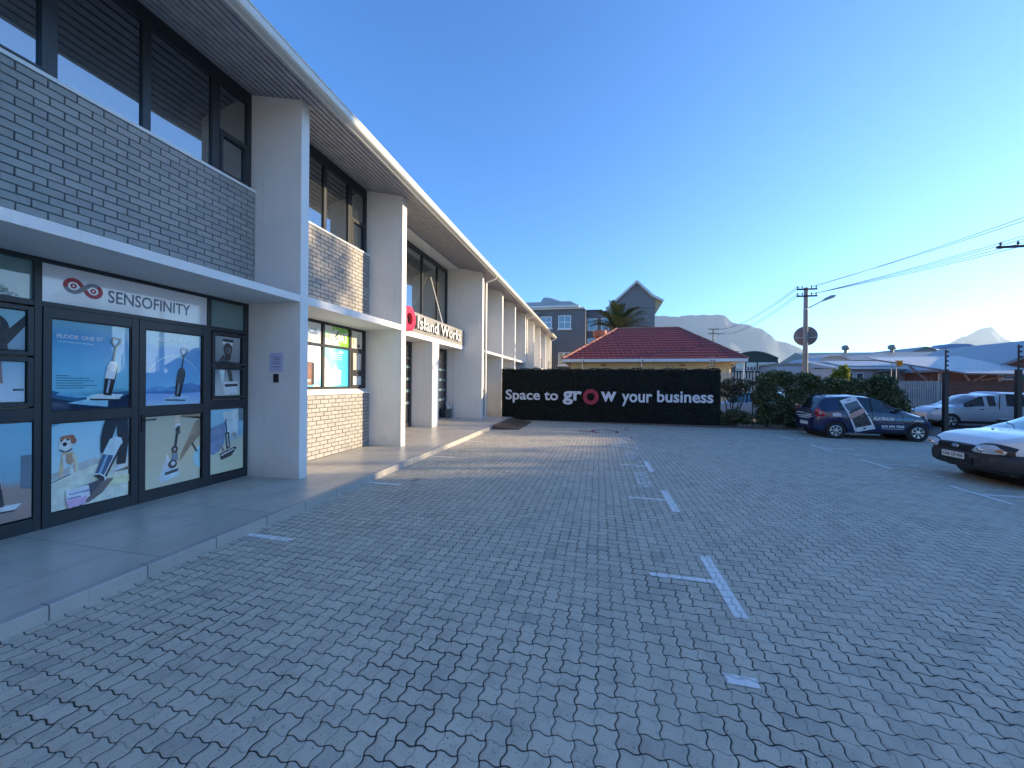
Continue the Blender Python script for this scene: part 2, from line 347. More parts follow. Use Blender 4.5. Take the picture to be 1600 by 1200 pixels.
def solar():
    m,n,b=newmat('solar_panel'); g=G(n); p=g.pos(); sp=g.n('ShaderNodeSeparateXYZ'); n.links.new(p,sp.inputs[0])
    fx=g.m('FRACT',g.m('DIVIDE',sp.outputs[0],1.0)); fy=g.m('FRACT',g.m('DIVIDE',sp.outputs[1],1.0))
    l=g.m('MAXIMUM',g.m('LESS_THAN',fx,.03),g.m('LESS_THAN',fy,.16)); c=g.mix(l,(.30,.315,.325),(.15,.165,.18)); n.links.new(c,b.inputs['Base Color']); b.inputs['Roughness'].default_value=.5; b.inputs['Coat Weight'].default_value=.1; return m
M['solar']=solar()
M['ground']=mat('rough_ground',(.30,.28,.24),.95,.3,.8,.02,6)
M['asphalt']=mat('asphalt',(.055,.055,.055),.9,.2,8,.004,90)
M['rock']=mat('mountain_rock',(.11,.14,.15),.95,.12,.004)

# ------------------------------------------------------------------ text
def text_mesh(s,bold=.0,extr=0,space=1.0):
    cu=bpy.data.curves.new('t','FONT'); cu.body=s; cu.size=1; cu.offset=bold; cu.extrude=extr; cu.space_character=space; cu.resolution_u=3
    o=bpy.data.objects.new('t',cu); C.objects.link(o); bpy.context.view_layer.update()
    dg=bpy.context.evaluated_depsgraph_get(); me=bpy.data.meshes.new_from_object(o.evaluated_get(dg)); bpy.data.objects.remove(o)
    vs=np.array([v.co[:] for v in me.vertices]); fs=[tuple(p.vertices) for p in me.polygons]; nz=[p.normal.z for p in me.polygons]; bpy.data.meshes.remove(me)
    return vs,fs,nz
def add_text(mb,s,fn,box,bold=.02,extr=0,mi=0,mi_side=None,space=1.0,cap=None):
    """box=(a0,a1,b0,b1) extents in the plane; fn(a,b,d)->xyz ; d = extrusion depth"""
    vs,fs,nz=text_mesh(s,bold,.5 if extr else 0,space)
    lo=vs.min(0); hi=vs.max(0)
    if cap:  # scale vertically so that cap string fits the box height, keeping baseline
        cv,_,_=text_mesh(cap,bold,0,space); lo[1]=cv.min(0)[1]; hi[1]=cv.max(0)[1]
    a=(vs[:,0]-lo[0])/(hi[0]-lo[0])*(box[1]-box[0])+box[0]; b=(vs[:,1]-lo[1])/(hi[1]-lo[1])*(box[3]-box[2])+box[2]
    d=(vs[:,2]+.5)*extr if extr else vs[:,2]*0
    n=len(mb.v); mb.v+=[tuple(fn(p,q,t)) for p,q,t in zip(a,b,d)]
    for f,z in zip(fs,nz):
        mb.f.append(tuple(n+i for i in f)); mb.m.append(mi if (mi_side is None or abs(z)>.9) else mi_side)
def ring(mb,fn,c,ro,ri,extr,mi=0,mi_side=None,n=40):
    vs=[];
    for rr,dd in ((ri,0),(ro,0),(ro,extr),(ri,extr)):
        for k in range(n):
            a=2*PI*k/n; vs.append(fn(c[0]+rr*math.cos(a),c[1]+rr*math.sin(a),dd))
    ms=mi if mi_side is None else mi_side
    for q,(a,b_) in enumerate(((0,1),(1,2),(2,3),(3,0))):
        mb.add([],[]); 
    base=len(mb.v); mb.v+=vs
    for (a,b_,mm) in ((0,1,ms),(1,2,ms),(2,3,mi),(3,0,ms)):
        for k in range(n):
            mb.f.append((base+a*n+k,base+a*n+(k+1)%n,base+b_*n+(k+1)%n,base+b_*n+k)); mb.m.append(mm)

# ------------------------------------------------------------------ foliage
def leaf_mesh(name,P,size,mats,parent=None,aspect=.5,up=0.0,nrm=None,idx=None,extra=None):
    n=len(P); P=np.asarray(P,float)
    d=rng.normal(size=(n,3)); 
    if nrm is not None: d=d+nrm*1.2
    d/=np.linalg.norm(d,axis=1)[:,None]
    a=rng.normal(size=(n,3)); a[:,2]+=up; t=np.cross(d,a); t/=np.linalg.norm(t,axis=1)[:,None]+1e-9; b=np.cross(d,t)
    sz=(size*(.6+.8*rng.random(n)))[:,None]
    q=np.stack([P-b*sz*.5, P+t*sz*aspect*.5+d*sz*.06, P+b*sz*.5, P-t*sz*aspect*.5+d*sz*.06],1).reshape(-1,3)
    me=bpy.data.meshes.new(name); me.vertices.add(4*n); me.vertices.foreach_set('co',q.ravel()); me.loops.add(4*n); me.loops.foreach_set('vertex_index',np.arange(4*n))
    me.polygons.add(n); me.polygons.foreach_set('loop_start',np.arange(n)*4); me.polygons.foreach_set('loop_total',np.full(n,4)) if False else None
    me.update(calc_edges=True)
    for mm in (mats if isinstance(mats,list) else [mats]): me.materials.append(mm)
    o=bpy.data.objects.new(name,me); C.objects.link(o)
    if parent: o.parent=parent
    return o
def blob_points(lumps,n):
    L=np.array(lumps,float); wgt=(L[:,3]*L[:,4]*L[:,5])**.67; wgt/=wgt.sum(); k=rng.choice(len(L),n,p=wgt)
    d=rng.normal(size=(n,3)); d/=np.linalg.norm(d,axis=1)[:,None]; rr=(.45+.6*rng.random(n)**.6)
    lump=1+.22*np.sin(d[:,0]*7+k)*np.cos(d[:,2]*6+2*k)
    return L[k,:3]+d*L[k,3:6]*(rr*lump)[:,None], d
# ================================================================== SETTING
mb=MB(); mb.poly([(-9000,-3000,-.3),(9000,-3000,-.3),(9000,12000,-.3),(-9000,12000,-.3)]); tag(mb.build('ground',M['ground'],fix=False),kind='structure')
def sheet(name,x0,x1,y0,y1,mat,dz=0,zf=gz,kind='structure',nx=1,ny=1):
    mb=MB(); vs=[];fs=[]
    for j in range(ny+1):
        for i in range(nx+1):
            x=x0+(x1-x0)*i/nx; y=y0+(y1-y0)*j/ny; vs.append((x,y,zf(x,y)+dz))
    for j in range(ny):
        for i in range(nx): a=j*(nx+1)+i; fs.append((a,a+1,a+nx+2,a+nx+1))
    mb.add(vs,fs); return tag(mb.build(name,mat,fix=False),kind=kind)
sheet('parking_yard',-3.84,13.9,-15.8,17.02,M['paver'])
sheet('side_road',4.9,60,18.75,26.6,M['asphalt'],-.02)
sheet('service_lane',10.9,60,14.9,18.75,M['asphalt'],-.02)
def pz(x,y):
    s=min(1,max(0,(y-9)/6)); s=s*s*(3-2*s); return .1+.0033*y+s*(.03+.035*(-3.72-x))
PV=sheet('pavement',-6.4,-3.805,-15.8,16.6,M['tile'],zf=pz,nx=6,ny=46)
mb=MB()   # kerb: top strip and riser, in lengths
ys=np.linspace(-6,16.6,40)
for a,b in zip(ys[:-1],ys[1:]):
    a2,b2=a+.0004,b-.0004
    t0,t1=pz(-3.76,a2)+.002,pz(-3.76,b2)+.002
    mb.add([(-3.805,a2,t0),(-3.728,a2,t0),(-3.72,a2,t0-.008),(-3.72,a2,gz(-3.7,a2)-.05),(-3.805,a2,gz(-3.7,a2)-.05),
            (-3.805,b2,t1),(-3.728,b2,t1),(-3.72,b2,t1-.008),(-3.72,b2,gz(-3.7,b2)-.05),(-3.805,b2,gz(-3.7,b2)-.05)],
           [(0,1,6,5),(1,2,7,6),(2,3,8,7),(3,4,9,8),(4,0,5,9),(0,4,3,2,1),(5,6,7,8,9)])
tag(mb.build('kerb',M['kerbtile']),kind='structure')
mb=MB(); mb.box(-3.8,-3.725,-6,16.6,-.1,.09); tag(mb.build('kerb_core',M['mortar']),kind='structure')
# parking-bay markings (4 mm sheets)
def strip(mb,x0,x1,y0,y1,dz=.004):
    n=max(1,int(max(x1-x0,y1-y0)/.3))
    if (x1-x0)>(y1-y0):
        for k in range(n):
            a=x0+(x1-x0)*k/n;b=x0+(x1-x0)*(k+1)/n; mb.poly([(a,y0,gz(a,y0)+dz),(b,y0,gz(b,y0)+dz),(b,y1,gz(b,y1)+dz),(a,y1,gz(a,y1)+dz)])
    else:
        for k in range(n):
            a=y0+(y1-y0)*k/n;b=y0+(y1-y0)*(k+1)/n; mb.poly([(x0,a,gz(x0,a)+dz),(x1,a,gz(x1,a)+dz),(x1,b,gz(x1,b)+dz),(x0,b,gz(x0,b)+dz)])
def marking(rects,mat=None,name='bay_marking'):
    mb=MB()
    for q in rects: strip(mb,*q)
    return tag(mb.build(name,mat or M['paintwhite'],fix=False),kind='structure')
for k in range(3):
    y=3.67+2.4*k; x=.99-.012*k; marking([(x,x+.10,y-.52,y+.52),(x-.53,x-.002,y-.035,y+.035)])
marking([(.93,1.03,10.60,10.85),(.35,.93,10.83,10.9)]); marking([(.87,.97,12.3,12.55),(.3,.87,12.5,12.56)])
marking([(.93,1.03,12.58,12.8)],M['paintred'])
marking([(.73,.91,2.44,2.52)])
for y in (3.45,5.72,8.08,10.36): marking([(-3.74,-3.16,y-.04,y+.04)])
for y in (7.86,10.32,12.52,14.6): marking([(6.05,6.12,y-.54,y+.54),(6.122,6.9,y-.035,y+.035)])
marking([(6.4,6.6,9.2,9.27)]); marking([(6.3,6.5,11.45,11.52)])
def floor_text(s,y0,y1,x0,x1,mat):
    mb=MB(); add_text(mb,s,lambda a,b,d:(-b,a,gz(-b,a)+.004),(y0,y1,-x1,-x0),.012); tag(mb.build('bay_lettering',mat,fix=False),kind='structure')
floor_text('VISITORS',6.75,7.85,.66,.88,M['paintwhite']); floor_text('VISITORS',9.15,10.15,.62,.84,M['paintwhite']); floor_text('VISITORS',11.3,12.2,.58,.80,M['paintwhite'])
# red accessible-bay emblem in the far bay
mb=MB(); pts=[]
for k in range(28):
    a0,a1=2*PI*k/36-.6,2*PI*(k+1)/36-.6
    q=[]
    for a,rr in ((a0,.42),(a0,.54),(a1,.54),(a1,.42)):
        x,y=.2+rr*math.cos(a)*.9,14.0+rr*math.sin(a)*1.1; q.append((x,y,gz(x,y)+.004))
    mb.poly(q)
tag(mb.build('bay_emblem',M['paintred'],fix=False),kind='structure')
marking([(-.75,-.2,13.75,13.86),(.92,1.04,14.7,14.95)],M['paintred'])
# planting bed + its kerb
sheet('planting_bed',4.8,10.6,17.14,18.73,M['bed'],.03)
mb=MB(); mb.box(-4.2,4.72,16.86,16.94,-.2,.05); mb.box(4.72,10.7,17.025,17.135,-.3,.02); tag(mb.build('bed_kerb',M['kerbdark']),kind='structure')
# ---- mountains
def mountain(name,prof,Y,depth,base=-2):
    # ridge line (x,z) at depth Y; slopes spill towards and away from the viewer with ravines
    mb=MB(); xs=[p[0] for p in prof]; zs=[p[1] for p in prof]; n=150; X=np.linspace(xs[0],xs[-1],n); Z=np.interp(X,xs,zs)
    Z=Z+4*np.sin(X*.043)+3*np.sin(X*.11+1)
    rows=[(0,1.0),(.04,.93),(.10,.72),(.25,.50),(.5,.28),(1.0,0)]
    vs=[];fs=[]
    for j,(dy,fz) in enumerate([(-a,b) for a,b in rows[::-1]]+[(a,b) for a,b in rows[1:]]):
        for i,(x,z) in enumerate(zip(X,Z)):
            rv=1+(.03*math.sin(x*.021+j)+.015*math.sin(x*.057+2*j))*(1-fz)*(1 if fz>0 else 0)
            vs.append((x+(40*math.sin(j*2.1+x*.01) if 0<fz<1 else 0),Y+dy*depth*(1+.12*math.sin(x*.013+j)*(fz<1)),base+(z-base)*fz*rv if fz<1 else z))
    nr=2*len(rows)-1
    for j in range(nr-1):
        for i in range(n-1): a=j*n+i; fs.append((a,a+1,a+n+1,a+n))
    mb.add(vs,fs); return tag(mb.build(name,M['rock'],smooth=True),kind='structure')
TM=[(-1200,300),(-900,520),(-500,760),(-200,830),(100,842),(480,846),(653,849),(780,838),(925,825),(932,812),(961,839),(1210,840),(1447,832),(1469,779),(1524,740),(1626,715),(1694,713),(1761,674),(1841,657),(1895,604),(1948,537),(2040,506),(2143,475),(2221,430),(2298,371),(2443,327),(2536,298),(2800,190),(3100,110),(3400,30)]
LH=[(2700,-2),(3000,90),(3300,240),(3532,409),(3588,436),(3642,489),(3697,522),(3794,567),(3885,625),(3965,630),(3997,583),(4072,509),(4177,448),(4331,394),(4700,300),(5200,250),(6000,120)]
mountain('mountain',TM,5000,900); mountain('mountain',LH,5000,600)
# ================================================================== MAIN BUILDING
B=empty('office_building',(-6,10,0),label='long white and grey brick office building with tall fins and slatted eaves',cat='building')
def part(mb,name,mats,parent=B,**k):
    o=mb.build(name,mats,parent,**k)
    if parent is B: o.matrix_parent_inverse=Matrix.Translation((6,-10,0))
    return o
def sof(x): return 5.07+.2376*abs(x)
XW=-5.68
COLS=[(-14.1,-13.93),(-10.9,-10.73),(-7.7,-7.53),(-4.5,-4.33),(-1.32,-1.15),(1.86,2.03),(5.25,5.42),(8.48,8.69),(15.02,15.24),(18.28,18.47),(21.2,21.38),(24.33,24.5),(27.55,27.72),(30.7,30.87),(33.85,34.02),(37.0,37.2)]
for (a,b) in COLS:
    mb=MB(); xb=XW-.02 if a!=15.02 else -6.3
    mb.prism([(-4.67,-.15),(-4.67,sof(4.67)-.004),(XW,sof(5.68)-.004),(XW,-.15)],'y',a,b)
    if a==15.02: mb.prism([(XW-.003,-.15),(XW-.003,6.6),(-6.3,6.6),(-6.3,-.15)],'y',a+.02,b)
    part(mb,'column',M['plaster'],bevel=.006)
# soffit boards
mb=MB(); nb=12; x0=-4.27;w=(5.70-4.27)/nb
for k in range(nb):
    a=x0-w*k; b=a-w+.03
    mb.prism([(a,sof(a)),(b,sof(b)),(b,sof(b)+.02),(a,sof(a)+.02)],'y',-14.5,37.4)
part(mb,'soffit',M['slat'])
mb=MB(); mb.prism([(-4.26,sof(4.26)+.03),(-5.70,sof(5.70)+.03),(-5.70,sof(5.7)+.1),(-4.26,sof(4.26)+.1)],'y',-14.5,37.39); part(mb,'soffit_backing',M['black'])
# flat plaster soffit over the recessed entrance
mb=MB(); mb.box(-6.3,-5.715,8.69,15.03,6.36,6.5); part(mb,'entrance_soffit',M['plaster'])
# fascia + gutter
mb=MB(); mb.prism([(-4.262,6.06),(-4.235,6.06),(-4.235,6.2),(-4.262,6.2)],'y',-14.5,37.5); part(mb,'fascia',M['gutter'])
mb=MB(); prof=[(-4.233,6.085),(-4.16,6.085),(-4.13,6.10),(-4.118,6.13),(-4.118,6.195),(-4.105,6.20),(-4.105,6.215),(-4.13,6.215),(-4.13,6.12),(-4.165,6.10),(-4.233,6.10)]
mb.prism(prof,'y',-14.5,37.6); 
gu=part(mb,'gutter',M['gutter'])
for y in np.arange(2,37,1.6): part(MB().box(-4.26,-4.10,y,y+.025,6.216,6.222),'gutter_strap',M['gutter'])
# roof
mb=MB(); mb.prism([(-4.2,6.212),(-4.2,6.235),(-12.5,8.22),(-12.5,8.12),(-5.9,6.62)],'y',-14.5,37.45); part(mb,'roof',M['roofsheet'])
# body wall behind
mb=MB(); mb.box(-12.5,-5.80,-14.5,8.70,-.1,6.57); mb.box(-12.5,-6.32,8.70,15.22,-.1,6.57); mb.box(-12.5,-5.80,15.22,37.2,-.1,6.57); part(mb,'wall',M['plaster'])
# recess side cheeks at the entrance
# bricks --------------------------------------------------
def bricks(name,y0,y1,z0,z1,X,mat=None,course=.0865,L=.229,deco=None):
    mb=MB(); j=.011; rows=int(round((z1-z0)/course)); ch=(z1-z0)/rows
    for r_ in range(rows):
        za=z0+r_*ch; zb=za+ch-j
        y=y0-(L/2 if r_%2 else 0)-.03*rng.random()
        while y<y1:
            a=max(y,y0); b=min(y+L-j,y1)
            if b-a>.02:
                o=rng.normal()*.0015; mb.bbox(X-.09,X+o,a,b,za+rng.normal()*.001,zb,.004)
            y+=L
    o=part(mb,name,M['brickpaint'])
    q=MB(); q.box(X-.12,X-.011,y0,y1,z0,z1); o2=q.build('mortar',M['mortar'],o); return o
FX=-5.64  # frame front plane
def win(verts,hors,sashes,glassrect,X=FX,glass='tint',parent=B,name='window',t=.07):
    """verts: (y0,y1,z0,z1); hors: (y0,y1,z0,z1); sashes: outer rects with opening sash frames"""
    mb=MB()
    for q in verts: mb.box(X-t,X,*q)
    for q in hors: mb.box(X-t,X-.003,*q)
    for (a,b,c,d) in sashes:
        s=.045; xs=X+.012
        mb.box(X-.05,xs,a,a+s,c,d); mb.box(X-.05,xs,b-s,b,c,d); mb.box(X-.05,xs,a+s,b-s,c,c+s); mb.box(X-.05,xs,a+s,b-s,d-s,d)
    w=mb.build(name,M['frame'],parent,bevel=.003)
    if parent is B: w.matrix_parent_inverse=Matrix.Translation((6,-10,0))
    for (a,b,c,d) in glassrect: MB().box(X-.045,X-.035,a,b,c,d).build('pane',M[glass],w)
    return w
def ZT(): return 6.395
def upper_window(c0,c1,vs,trans):
    V=[(c0,c0+.07,4.81,6.25),(c1-.07,c1,4.81,6.25)]+[(a,b,4.81,6.25) for a,b in vs]
    edges=[c0+.07]+[e for p in vs for e in p]+[c1-.07]
    H=[(c0,c1,6.252,6.40)]; Sx=[];Gs=[]
    for k in range(0,len(edges),2):
        a,b=edges[k],edges[k+1]; H+=[(a,b,4.81,4.845),(a,b,6.2,6.25)]; Gs.append((a,b,4.84,6.2))
        if k//2 in trans:
            zt,which=trans[k//2]; H.append((a,b,zt-.02,zt+.02)); Sx.append((a+.003,b-.003,4.848,zt-.022) if which=='low' else (a,b,zt+.02,6.2))
    w=win(V,H,Sx,Gs)
    mb=MB(); mb.box(-5.75,-5.535,c0,c1,4.765,4.805); part(mb,'sill',M['plaster'])
    return w
def ledge(c0,c1,z0=2.95,z1=3.06):
    mb=MB(); mb.box(XW-.05,-4.673,c0,c1,z0,z1); part(mb,'ledge',M['plaster'],bevel=.004)
# recess back strip (dark) between window head etc.
# ---------- bay with the shop doors
upper_window(2.03,5.25,[(2.84,2.92),(3.70,3.79),(4.59,4.71)],{0:(5.87,'low'),3:(5.50,'low')})
bricks('brick_panel',2.03,5.25,3.065,4.765,-5.55)
ledge(2.03,5.25)
# ---------- brick bay
w2=upper_window(5.42,8.48,[(6.10,6.18),(6.97,7.05),(7.77,7.90)],{3:(5.50,'low')})
bricks('brick_panel',5.42,8.48,3.065,4.765,-5.55)
ledge(5.42,8.48,2.94,3.07)
bricks('brick_panel',5.42,8.48,.05,1.405,-5.53)
def slopesill(c0,c1):
    mb=MB(); mb.prism([(-5.515,1.41),(-5.515,1.44),(-5.64,1.52),(-5.75,1.52),(-5.75,1.41)],'y',c0,c1); part(mb,'sill',M['plaster'])
slopesill(5.42,8.48)
V=[(5.42,5.49,1.525,2.94),(8.41,8.48,1.525,2.94),(6.11,6.17,1.525,2.94),(6.97,7.03,1.525,2.94),(7.86,7.93,1.525,2.94)]
H=[];Gs=[];Sx=[]
for a,b in ((5.49,6.11),(6.17,6.97),(7.03,7.86),(7.93,8.41)):
    H+=[(a,b,1.525,1.56),(a,b,2.90,2.94),(a,b,2.42,2.465)]; Gs.append((a,b,1.56,2.90))
H.append((7.93,8.41,1.87,1.91)); Sx=[(7.933,8.407,1.562,1.868),(7.933,8.407,1.912,2.418)]
LW=win(V,H,Sx,Gs,glass='doorglass')
# generic bays
def bay(c0,c1,full=True):
    n=c1-c0; vs=[(c0+n*f-.04,c0+n*f+.04) for f in (.22,.5,.78)]
    upper_window(c0,c1,vs,{0:(5.5,'low'),3:(5.5,'low')}); bricks('brick_panel',c0,c1,3.065,4.765,-5.55)
    if full: ledge(c0,c1)
    bricks('brick_panel',c0,c1,.05,1.405,-5.53); slopesill(c0,c1)
    V=[(c0,c0+.07,1.525,2.94),(c1-.07,c1,1.525,2.94)]; V+=[(a,b,1.525,2.94) for a,b in vs]; e=[c0+.07]+[q for p in vs for q in p]+[c1-.07]; H=[];Gs=[]
    for k in range(0,8,2): H+=[(e[k],e[k+1],1.525,1.56),(e[k],e[k+1],2.9,2.94)]; Gs.append((e[k],e[k+1],1.56,2.9))
    win(V,H,[],Gs)
bay(-1.15,1.86)
for (a,b) in ((15.24,18.28),(18.47,21.2),(21.38,24.33)): bay(a,b)
for (a,b) in ((24.5,27.55),(27.72,30.7),(30.87,33.85),(34.02,37.0)):
    mb=MB(); mb.box(-5.74,-5.62,a,b,3.0,6.38); part(mb,'infill_panel',M['plaster']); ledge(a,b,2.82,2.93) if a>27 else None
# ---------- door bay lower
DX=-5.66
def rect_frame(mb,X,t,a,b,c,d,s,top=None,bot=None):
    top=s if top is None else top; bot=s if bot is None else bot
    mb.box(X-t,X,a,a+s,c,d); mb.box(X-t,X,b-s,b,c,d); mb.box(X-t,X-.002,a+s,b-s,c,c+bot); mb.box(X-t,X-.002,a+s,b-s,d-top,d)
mb=MB()
for a,b in ((2.03,2.20),(2.775,2.83),(4.57,4.625),(5.185,5.25)): mb.box(DX-.09,DX-.01,a,b,.1,2.948)
for a,b in ((2.20,2.775),(4.625,5.185)):
    for c,d in ((2.90,2.948),(2.44,2.50),(1.25,1.38),(.1,.245)): mb.box(DX-.09,DX-.013,a,b,c,d)
mb.box(DX-.09,DX-.013,2.83,4.57,2.905,2.948); mb.box(DX-.09,DX-.013,2.83,4.57,2.445,2.498); mb.box(DX-.09,DX-.004,2.83,4.57,.1,.125)
SW=mb.build('window',M['frame'],B,bevel=.003); SW.matrix_parent_inverse=Matrix.Translation((6,-10,0))
for a,b in ((2.20,2.775),(4.625,5.185)):
    for c,d in ((1.40,1.90),(1.92,2.42)):
        mb=MB(); rect_frame(mb,DX+.004,.06,a+.01,b-.01,c,d,.042); mb.build('sash',M['frame'],SW,bevel=.003)
    MB().box(DX-.06,DX-.05,a,b,2.5,2.9).build('pane',M['greenglass'],SW)
DOORS=[]
for a,b,side in ((2.835,3.690,1),(3.697,4.565,-1)):
    mb=MB(); s=.062; X=DX
    mb.box(X-.05,X,a,a+s+(0 if side>0 else .008),.128,2.443); mb.box(X-.05,X,b-s-(.012 if side>0 else 0),b,.128,2.443)
    a1=a+s+(0 if side>0 else .008); b1=b-s-(.012 if side>0 else 0)
    mb.box(X-.05,X-.002,a1,b1,.128,.25); mb.box(X-.05,X-.002,a1,b1,1.215,1.335); mb.box(X-.05,X-.002,a1,b1,2.335,2.443)
    # glazing beads
    for c,d in ((.25,1.215),(1.335,2.335)):
        for q in ((a1,a1+.012,c,d),(b1-.012,b1,c,d),(a1+.012,b1-.012,c,c+.012),(a1+.012,b1-.012,d-.012,d)): mb.box(X-.03,X-.014,*q,1)
    D=mb.build('door',[M['frame'],M['trimblack']],B,bevel=.002); D.matrix_parent_inverse=Matrix.Translation((6,-10,0)); DOORS.append(D)
    if side<0:
        h=MB(); h.box(X,X+.012,a+.02,a+.055,1.02,1.24); h.box(X+.012,X+.05,a+.03,a+.045,1.165,1.18); h.box(X+.04,X+.055,a+.03,a+.16,1.163,1.182); h.lathe([(.011,0),(.011,.008)],(X+.012,a+.038,1.06),'x',12); h.build('handle',M['blackmetal'],D,bevel=.002)
# ---------- entrance
EX=-6.2
mb=MB(); 
for a,b in ((8.69,8.78),(9.9,9.98),(11.3,11.40),(12.68,12.76),(14.0,14.08),(14.93,15.02)): mb.box(EX-.08,EX,a,b,3.3,6.37)
e=[8.78,9.9,9.98,11.3,11.40,12.68,12.76,14.0,14.08,14.93]; 
for k in range(0,10,2): mb.box(EX-.08,EX-.003,e[k],e[k+1],6.2,6.37); mb.box(EX-.08,EX-.003,e[k],e[k+1],3.3,3.36)
EW=mb.build('window',M['frame'],B); EW.matrix_parent_inverse=Matrix.Translation((6,-10,0))
mb=MB(); mb.box(EX-.05,EX-.04,8.78,14.93,3.36,6.2); mb.build('pane',M['tint'],EW)
# canopy + pillar
mb=MB(); mb.prism([(-5.45,3.04),(-5.45,3.19),(-6.3,3.19),(-6.3,3.04)],'y',8.70,15.01); mb.box(-5.52,-5.455,8.70,15.008,3.192,3.79); part(mb,'canopy',M['plaster'],bevel=.005)
mb=MB(); mb.box(-6.22,-5.452,11.97,12.5,.05,3.037); part(mb,'pillar',M['plaster'],bevel=.006)
mb=MB()
for a,b in ((8.69,8.76),(9.9,9.97),(11.86,11.95),(12.52,12.60),(13.35,13.42),(14.08,14.15),(14.90,15.01)): mb.box(EX-.07,EX,a,b,.1,3.035)
e=[8.76,9.9,9.97,11.86,12.60,13.35,13.42,14.08,14.15,14.9]
for k in range(0,10,2):
    for c,d in ((.1,.32),(2.93,3.03),(2.45,2.53),): mb.box(EX-.07,EX-.003,e[k],e[k+1],c,d)
ED=mb.build('entrance_door',M['frame'],B); ED.matrix_parent_inverse=Matrix.Translation((6,-10,0))
for a,b in ((8.76,11.86),(12.6,14.9)): MB().box(EX-.05,EX-.04,a,b,.32,2.93).build('pane',M['doorglass'],ED)
for z in (.95,1.35,1.75,2.15):
    for a,b in ((9.97,11.86),(12.6,14.9)): MB().box(EX-.03,EX-.02,a,b,z,z+.09).build('frosted_band',M['greenglass'],ED)
for ya,yb in ((9.9,10.4),(12.9,13.3)): part(MB().tube([(-5.5,ya,3.79),(-6.16,yb,5.6)],.016,8),'stay',M['white'])
mb=MB(); mb.box(-5.9,-5.86,15.0,15.018,.2,6.35); part(mb,'expansion_strip',M['plaster'])
# downpipes
def downpipe(y,zb=.15,x=-4.62):
    mb=MB(); mb.tube([(-4.19,y,6.09),(-4.24,y,5.98),(-4.60,y,5.86),(x,y,5.78),(x,y,zb)],.042,12)
    for z in (5.2,3.6,1.9,.7):
        if z>zb: mb.lathe([(.05,0),(.05,.03)],(x,y,z),'z',14)
    mb2=part(mb,'downpipe',M['gutter'],smooth=True)
downpipe(15.36); downpipe(24.62,3.3); downpipe(37.35,.1)
# notice and access reader on the first fin
nb=MB(); nb.box(-5.245,-4.985,5.243,5.249,1.83,2.14)
for k,zz in enumerate((2.06,2.03,1.99,1.96,1.91)): nb.box(-5.19+.02*(k%2),-5.03-.015*(k%3),5.2415,5.2428,zz,zz+.008,1)
o=nb.build('notice',[mat('notice_paper',(.46,.50,.66),.5,.03,5),mat('notice_print',(.05,.06,.2),.6,.05,5)]); tag(o,'pale blue paper notice stuck on the nearest white fin above the black reader','notice')
nb=MB(); nb.box(-5.155,-5.07,5.225,5.249,1.66,1.80); nb.box(-5.145,-5.08,5.221,5.225,1.67,1.79,1)
o=nb.build('card_reader',[M['blackmetal'],M['trimblack']],bevel=.004); tag(o,'small black card reader box under the paper notice on the nearest fin','reader')
# ---------- shop sign
sg=empty('shop_sign',(DX,3.7,2.7),label='white shop sign reading SENSOFINITY with red and grey loop emblem over the doors',cat='sign')
def lp(mb,name,mats,parent,loc): 
    o=mb.build(name,mats,parent); o.matrix_parent_inverse=Matrix.Translation(loc).inverted(); return o
mb=MB(); mb.box(DX-.05,DX-.03,2.832,4.568,2.50,2.903); lp(mb,'board',M['signwhite'],sg,(DX,3.7,2.7))
X=DX-.0285
mb=MB(); add_text(mb,'SENSOFINITY',lambda a,b,d:(X,a,b),(3.39,4.33,2.595,2.745),.015); lp(mb,'lettering',mat('sign_slate_ink',(.10,.12,.19),.3,.03,4),sg,(DX,3.7,2.7))
inkR=mat('sign_red_ink',(.42,.035,.06),.3,.03,4); inkG=mat('sign_grey_ink',(.20,.215,.25),.3,.03,4)
def arcband(mb,c,ro,ri,a0,a1,x,mi,n=24):
    for k in range(n):
        t0=a0+(a1-a0)*k/n;t1=a0+(a1-a0)*(k+1)/n
        mb.poly([(x,c[0]+rr*math.cos(t),c[1]+rr*math.sin(t)) for rr,t in ((ri,t0),(ro,t0),(ro,t1),(ri,t1))],mi)
def bandseg(mb,p0,p1,w,x,mi):
    dx,dz=p1[0]-p0[0],p1[1]-p0[1]; L=math.hypot(dx,dz); nx,nz=-dz/L*w/2,dx/L*w/2
    mb.poly([(x,p0[0]+nx,p0[1]+nz),(x,p0[0]-nx,p0[1]-nz),(x,p1[0]-nx,p1[1]-nz),(x,p1[0]+nx,p1[1]+nz)],mi)
mb=MB(); cl=(3.083,2.715);cr=(3.255,2.695);ro,ri=.087,.045; D2=PI/180
arcband(mb,cl,ro,ri,40*D2,200*D2,X,0); arcband(mb,cl,ro,ri,200*D2,318*D2,X,1)
arcband(mb,cr,ro,ri,-140*D2,55*D2,X,0); arcband(mb,cr,ro,ri,55*D2,140*D2,X,1)
bandseg(mb,(cl[0]+.05,cl[1]+.043),(cr[0]-.05,cr[1]-.044),.042,X+.0006,0)
bandseg(mb,(cl[0]+.046,cl[1]-.046),(cr[0]-.046,cr[1]+.048),.044,X+.0012,1)
for c in (cl,cr): arcband(mb,c,.028,.010,0,2*PI,X,0)
lp(mb,'emblem',[inkR,inkG],sg,(DX,3.7,2.7))
